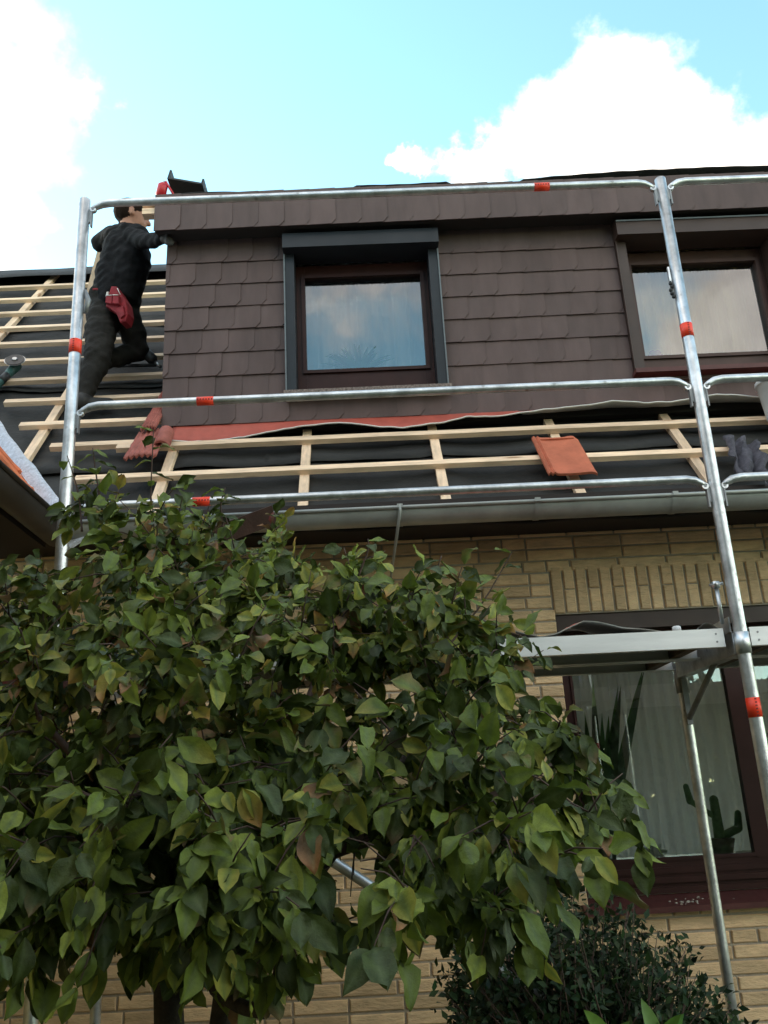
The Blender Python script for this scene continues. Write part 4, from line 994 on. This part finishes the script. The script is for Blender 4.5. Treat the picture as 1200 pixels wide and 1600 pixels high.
tree_base = P(285, 1650, 2.30); tree_base.z = 0
tree = thing('fruit_tree', 'leafy fruit tree with large green and yellowing leaves before the scaffold', 'tree', tree_base)
def build_tree():
    random.seed(21)
    fol = Foliage(); trunk = MB(); br = MB()
    nodes = []                                            # (pos, radius)
    def path(pts, r0, r1, mb=None, sub=6):
        pts = [Vector(p) for p in pts]; out = []
        for i in range(len(pts) - 1):
            p0 = pts[max(i - 1, 0)]; p1 = pts[i]; p2 = pts[i + 1]; p3 = pts[min(i + 2, len(pts) - 1)]
            for k in range(sub):
                t = k / sub; out.append(.5 * ((2 * p1) + (p2 - p0) * t + (2 * p0 - 5 * p1 + 4 * p2 - p3) * t * t + (3 * p1 - p0 - 3 * p2 + p3) * t ** 3))
        out.append(pts[-1]); n = len(out); rs = [r0 + (r1 - r0) * (i / (n - 1)) ** .8 for i in range(n)]
        rs = [r * (1 + .10 * mnoise.noise(p * 14)) for r, p in zip(rs, out)]
        (mb or br).tube(out, rs, 9 if r0 > .012 else 6)
        for p, r in zip(out, rs): nodes.append((p, r))
        return out
    b = tree_base
    path([b, b + Vector((.01, 0, .5)), P(262, 1530, 2.30), P(268, 1400, 2.32), P(285, 1250, 2.38), P(270, 1080, 2.45), P(240, 950, 2.55)], .048, .012, trunk)
    path([b + Vector((.03, -.02, .30)), P(350, 1560, 2.22), P(440, 1440, 2.15), P(520, 1330, 2.15), P(600, 1220, 2.2), P(700, 1120, 2.3)], .032, .010, trunk)
    path([P(285, 1380, 2.32), P(380, 1250, 2.4), P(470, 1120, 2.5), P(520, 980, 2.6)], .022, .008)
    path([P(270, 1350, 2.32), P(160, 1230, 2.3), P(60, 1120, 2.35)], .02, .008)
    path([P(520, 1330, 2.15), P(640, 1290, 2.1), P(780, 1240, 2.15), P(890, 1180, 2.3)], .018, .006)
    path([P(336, 1545, 2.24), P(375, 1572, 2.1), P(415, 1580, 2.02)], .016, .0145, trunk)
    path([P(180, 1280, 2.3), P(60, 1330, 2.1), P(-60, 1350, 2.1)], .014, .006)
    outline = [(-140, 900), (0, 900), (55, 870), (105, 800), (180, 785), (240, 775), (300, 815), (400, 830), (470, 850), (550, 870), (610, 915), (700, 945), (780, 985), (835, 1020), (850, 1090), (930, 1190), (985, 1250), (1005, 1310), (970, 1360), (900, 1370), (830, 1330), (790, 1410), (720, 1410), (640, 1440), (560, 1410), (460, 1450), (420, 1490), (340, 1460), (250, 1420), (190, 1440), (140, 1380), (100, 1270), (60, 1380), (20, 1430), (-140, 1430)]
    targets = []
    while len(targets) < 215:
        x, y = U(-140, 1010), U(770, 1495)
        if not in_poly(x, y, outline): continue
        if 470 < x < 620 and 1320 < y < 1420: continue
        if x > 800 and rnd() < .35: continue
        if any((x - a) ** 2 + (y - c) ** 2 < 20 ** 2 for a, c, _ in targets): continue
        t = (y - 780) / 720; Yc = 2.72 - .55 * t - .45 * max(0, t - .45)
        Y = Yc + random.gauss(0, .26)
        if rnd() < .45: Y = Yc - .28 - .12 * rnd()
        targets.append((x, y, max(1.7, min(3.1, Y))))
    lowp = [(-140, 1360), (60, 1360), (130, 1380), (250, 1380), (420, 1390), (560, 1390), (700, 1400), (820, 1380), (820, 1440), (640, 1440), (470, 1450), (420, 1475), (340, 1465), (200, 1445), (60, 1430), (-140, 1440)]
    while len(targets) < 245:
        x, y = U(-140, 820), U(1360, 1475)
        if in_poly(x, y, lowp) and not (470 < x < 640 and y < 1440): targets.append((x, y, U(1.75, 2.35)))
    while len(targets) < 340:                             # rear of the crown, towards the scaffold
        x, y = U(-140, 860), U(790, 1330)
        if in_poly(x, y, outline) and not (470 < x < 620 and 1300 < y < 1420) and not (x > 640 and rnd() < .5): targets.append((x, y, U(2.6, 3.1)))
    for k in range(26): targets.append((U(-120, 430), U(1395, 1470), U(1.8, 2.5)))
    for k in range(26): targets.append((U(540, 720), U(945, 1040), U(2.45, 3.1)))
    while len(targets) < 431:
        x, y = U(-140, 330), U(880, 1160)
        targets.append((x, y, U(2.75, 3.12)))
    tp = [P(*t) for t in targets]; start = list(nodes)
    tp.sort(key=lambda p: min((p - q).length for q, _ in start))
    def leafy(pts, n, big=1., hang=.6):
        m = len(pts)
        for k in range(n):
            i = min(m - 1, int(m * (.25 + .75 * (k + rnd()) / n))); p = pts[i]; ax = (pts[min(i + 1, m - 1)] - pts[max(i - 1, 0)]).normalized()
            outw = Vector((p.x * .25 - .0, -.75, 0)) + rv3(.55)
            hg = hang * U(.2, 1.7) * (1.3 if p.z < 1.75 else .75)
            d = ax * .45 + outw * .55 + Vector((0, 0, -hg)) + rv3(.25)
            nn = Vector((0, -.6, .75)) + rv3(.55)
            pet = d.normalized() * .012; q = p + pet
            fol.leaf(q, d, nn, ((U(.036, .076) if rnd() < .68 else U(.068, .100)) if p.z < 1.85 else U(.036, .080)) * big, AUT[random.randrange(len(AUT))] if (p.z > 1.75 and rnd() < .22) else None)
    for p in tp:
        cand = min(nodes, key=lambda nr: (nr[0] - p).length + .35 * max(0, nr[0].z - p.z) + (0 if nr[1] > .004 else .12))
        q, r = cand; Ld = (p - q).length; sag = Vector((0, 0, .10 * Ld)) + rv3(.05 * Ld)
        pts = path([q, q.lerp(p, .35) + sag, q.lerp(p, .7) + sag * .9 + rv3(.03 * Ld), p], min(r * .75, .004 + .010 * Ld), .0018, None, 4)
        leafy(pts, int(11 + 15 * min(Ld, .6)))
        for k in range(3):
            i = random.randrange(len(pts) // 2, len(pts)); a = pts[i]; dr = (rv3(1) + Vector((0, -.7, .1))).normalized() * U(.07, .17)
            tw = [a, a + dr * .5 + Vector((0, 0, .01)), a + dr]; br.tube(tw, [.0022, .0018, .0012], 5); leafy([a.lerp(tw[2], k2 / 5) for k2 in range(6)], 6)
    # upright shoots above the crown
    for pts, n in (([(235, 850, 2.6), (236, 760, 2.6), (240, 672, 2.58)], 8), ([(128, 830, 2.6), (122, 770, 2.62), (105, 712, 2.6)], 7), ([(160, 800, 2.6), (150, 740, 2.6), (145, 700, 2.6)], 6), ([(700, 1010, 2.5), (755, 940, 2.5), (800, 862, 2.52)], 8), ([(660, 960, 2.5), (675, 915, 2.5), (690, 868, 2.5)], 5), ([(350, 830, 2.6), (345, 790, 2.6), (352, 762, 2.6)], 5), ([(560, 900, 2.5), (575, 860, 2.5), (575, 842, 2.5)], 4), ([(600, 960, 2.5), (645, 920, 2.5), (655, 905, 2.5)], 4)):
        pp = path([P(*q) for q in pts], .004, .0016, None, 5)
        for k in range(n):
            p = pp[min(len(pp) - 1, int(len(pp) * (.3 + .7 * k / n)))]; a = k * 2.4
            fol.leaf(p, Vector((math.cos(a), .3 * math.sin(a), -.15 + .2 * rnd())), Vector((0, -.5, .9)) + rv3(.2), U(.045, .072))
    trunk.build('trunk', 'bark', tree); br.build('branches', 'twig', tree)
    vis = []
    def hole(p, d, L): x, y, _ = project(p + d * L * .5); return 508 < x < 596 and 1328 < y < 1402
    fol.items = [t for t in fol.items if not hole(t[0], t[1], t[3])]
    for i, (p, d, n, L, vi) in enumerate(fol.items):
        x, y, dp = project(p + d * L * .5); vis.append(-(L / dp) * (1 if 10 < x < 1190 and y < 1590 else .2) * (.55 + abs(n.dot((p - Vector((0, 0, EYE))).normalized()))))
    order = np.argsort(vis); big = set(int(i) for i in order[:298]); me_cache = {}; rest = MB()
    for i, (p, d, n, L, vi) in enumerate(fol.items):
        vs, fs, cs = LEAFV[vi][0]
        if i in big:
            if vi not in me_cache:
                m = MB(); m.add(vs, fs, 0, list(cs), True); me_cache[vi] = m.mesh('leaf', 'leaf')
            link('leaf', me_cache[vi], tree, None, leaf_M(p, d, n, L))
        else:
            M = leaf_M(p, d, n, L); rest.add([M @ Vector(v) for v in vs], fs, 0, list(cs), True)
    stuff(rest.build('crown', 'leaf', tree)); print('leaves', len(fol.items))
build_tree()

# dark evergreen shrub in front of the wall
sb = P(930, 1700, 3.35); sb.z = 0
shrub = thing('evergreen_shrub', 'dark green small leaved evergreen shrub below the lower window', 'shrub', sb)
def build_shrub():
    random.seed(5); out = [(690, 1630), (690, 1480), (740, 1425), (820, 1400), (900, 1385), (970, 1395), (1030, 1435), (1085, 1490), (1120, 1540), (1160, 1590), (1180, 1640)]
    mb = MB(); st = MB(); cols = [(.018, .036, .015), (.026, .050, .019), (.040, .068, .026), (.013, .026, .012)]
    tips = []
    while len(tips) < 480:
        x, y = U(690, 1180), U(1385, 1700)
        if y < 1630 and not in_poly(x, y, out): continue
        tips.append(P(x, y, 3.4 + random.gauss(0, .22)))
    for p in tips:
        q = sb + Vector((U(-.1, .1), U(-.1, .1), .25)); mid = q.lerp(p, .55) + Vector((0, 0, .08)) + rv3(.04); st.tube([q, mid, p], [.005, .003, .001], 5)
        dr = (p - mid).normalized()
        for k in range(44):
            t = rnd(); a = p - dr * t * .34 + rv3(.03); d = dr * .5 + rv3(.8) + Vector((0, -.3, .0)); L = U(.022, .044); d.normalize(); n = rv3(.5) + Vector((0, -.5, .8)); n = (n - d * n.dot(d)).normalized(); x = d.cross(n)
            c = random.choice(cols); c = tuple(v * U(.8, 1.25) for v in c)
            mb.add([a, a + d * L * .4 + x * L * .24 + n * L * .05, a + d * L, a + d * L * .4 - x * L * .24 + n * L * .05, a + d * L * .45], [(0, 1, 4), (1, 2, 4), (2, 3, 4), (3, 0, 4)], 0, c, True)
    st.build('stems', 'twig', shrub); stuff(mb.build('crown', 'leaf_dark', shrub))
build_shrub()
# bright young plants in front of the shrub
def strap_leaf(m, p, d, L, wd, col, bend=.3, n=6):
    d = d.normalized(); sd = d.cross(Vector((0, -1, .2))).normalized(); nn = sd.cross(d); vs = []; cs = []
    for i in range(n + 1):
        t = i / n; w_ = wd * math.sin(math.pi * (.08 + .92 * t) ** .8) if i < n else 0; c = p + d * L * t - Vector((0, 0, bend * L * t * t)) + nn * .1 * L * t * t
        vs += [c - sd * w_ + nn * w_ * .3, c, c + sd * w_ + nn * w_ * .3]; cs += [col] * 3
    m.add(vs, [(i * 3 + k, i * 3 + k + 1, i * 3 + k + 4, i * 3 + k + 3) for i in range(n) for k in range(2)], 0, cs, True)
for nm, px, lab in (('young_plant', 952, 'bright green young plant with upright leaves before the shrub'), ('young_plant', 1030, 'bright green young plant with spread leaves beside its upright twin')):
    c = P(px, 1618, 2.6); bz = Vector((c.x, c.y, 0)); t = thing(nm, lab, 'plant', bz, 'young plants before the shrub')
    m = MB(); m.tube([bz, bz.lerp(c, .5), c], [.008, .006, .004], 6); m.build('stem', 'twig', t)
    for k in range(9):
        a = k * 2.4 + px; m = MB(); strap_leaf(m, c + Vector((0, 0, -.02 - .012 * k)), Vector((math.cos(a) * .7, math.sin(a) * .5 - .2, 1.3)), U(.10, .17), U(.014, .021), (U(.12, .17), U(.26, .33), U(.05, .08)), .25); m.build('leaf', 'leaf_indoor', t)
# potted plants inside the windows
def potted(name, label, base, n, L, wd, col, spread, pot_r, bend, cat='potted plant', potm='ceramic'):
    t = thing(name, label, cat, base); m = MB(); m.tube([base, base + Vector((0, 0, pot_r * 1.2)), base + Vector((0, 0, pot_r * 1.25))], [pot_r * .8, pot_r, pot_r * .9], 14); m.build('pot', potm, t)
    for k in range(n):
        a = k * 2.4 + .5; m = MB(); sp = spread * U(.25, 1.1); strap_leaf(m, base + Vector((math.cos(a) * pot_r * .3, math.sin(a) * pot_r * .3, pot_r)), Vector((math.cos(a) * sp, math.sin(a) * sp * .12 - .03, 1)), L * U(.7, 1.1), wd, tuple(v * U(.8, 1.25) for v in col), bend); m.build('leaf', 'leaf_indoor', t)
potted('potted_plant', 'spiky strap leaved plant in the dormer window with grey casing', Vector((P(562, 578, 4.755).x, 4.755, w1[2] - .035)), 26, .27, .012, (.09, .20, .10), 1.5, .045, .35)
potted('potted_plant', 'tall sword leaved plant inside the lower window', Vector((P(945, 1330, 4.64).x, 4.65, gz0 - .012)), 16, .95, .026, (.12, .20, .08), .35, .065, .08, potm='pot')
base = Vector((P(1128, 1330, 4.65).x, 4.65, gz0 - .012)); t = thing('potted_cactus', 'small branching cactus in a brown pot inside the lower window', 'cactus', base)
m = MB(); m.tube([base, base + Vector((0, 0, .075)), base + Vector((0, 0, .08))], [.05, .07, .06], 16); m.build('pot', 'pot', t)
m = MB(); b = base + Vector((0, 0, .06)); m.capsule(b, b + Vector((.0, 0, .20)), .028, .022); m.capsule(b + Vector((.02, 0, .03)), b + Vector((.10, 0, .06)), .02, .02); m.capsule(b + Vector((.10, 0, .06)), b + Vector((.11, 0, .13)), .02, .016); m.capsule(b + Vector((-.01, 0, .12)), b + Vector((-.12, 0, .20)), .014, .014); m.capsule(b + Vector((-.12, 0, .20)), b + Vector((-.13, 0, .27)), .018, .014); m.build('cactus_body', 'cactus', t)
base = Vector((P(1022, 1335, 4.64).x, 4.62, gz0 - .012)); m = MB()
m.ell(base + Vector((0, 0, .03)), (.022, .018, .03), None, 10)
for k in range(7): a = k * .9; m.capsule(base + Vector((0, 0, .035)), base + Vector((.055 * math.cos(a), .02 * math.sin(a), .035 + .035 * math.sin(a))), .011, .007, 8)
tag(m.build('ornament', 'bucket'), 'small white flower shaped ornament on the lower window inner sill', 'ornament')
b = P(1022, 540, 4.82); m = MB(); b.z = w2[2] - .03
for k in range(6): a = k * 1.05; m.ell(b + Vector((.03 * math.cos(a), 0, .10 + .03 * math.sin(a))), (.024, .010, .024), None, 8)
m.tube([b, b + Vector((0, .01, .1))], .006, 6); tag(m.build('orchid', 'violet'), 'violet flower behind the dormer window with brown casing', 'flower')

# hedge and trees across the garden, mirrored in the lower window, heightened at left for shade
m = MB(); random.seed(9)
for k in range(24000):
    x = U(-8, 12); y = -4.2 - 1.05 * min(4.5, max(0, x - 1.5)) + random.gauss(0, .7); hmax = 6.6 - .7 * min(4.5, max(0, x - 1.5)) + 1.0 * mnoise.noise(Vector((x * .35, 0, 0))) + .7 * mnoise.noise(Vector((x * 1.3, 1, 0))); z = hmax * rnd() ** .8; s = U(.12, .27)
    d = rv3(1).normalized(); n = d.orthogonal().normalized(); n = Matrix.Rotation(U(0, 6.3), 3, d) @ n; c = random.choice(((.03, .05, .02), (.045, .075, .025), (.02, .035, .015)))
    p = Vector((x, y, max(.05, z))); m.add([p, p + d * s + n * s * .4, p + d * s * 1.8, p + d * s - n * s * .4], [(0, 1, 2, 3)], 0, c)
tag(m.build('garden_hedge', 'leaf_dark'), 'garden greenery mirrored in the lower window panes', None, kind='stuff')
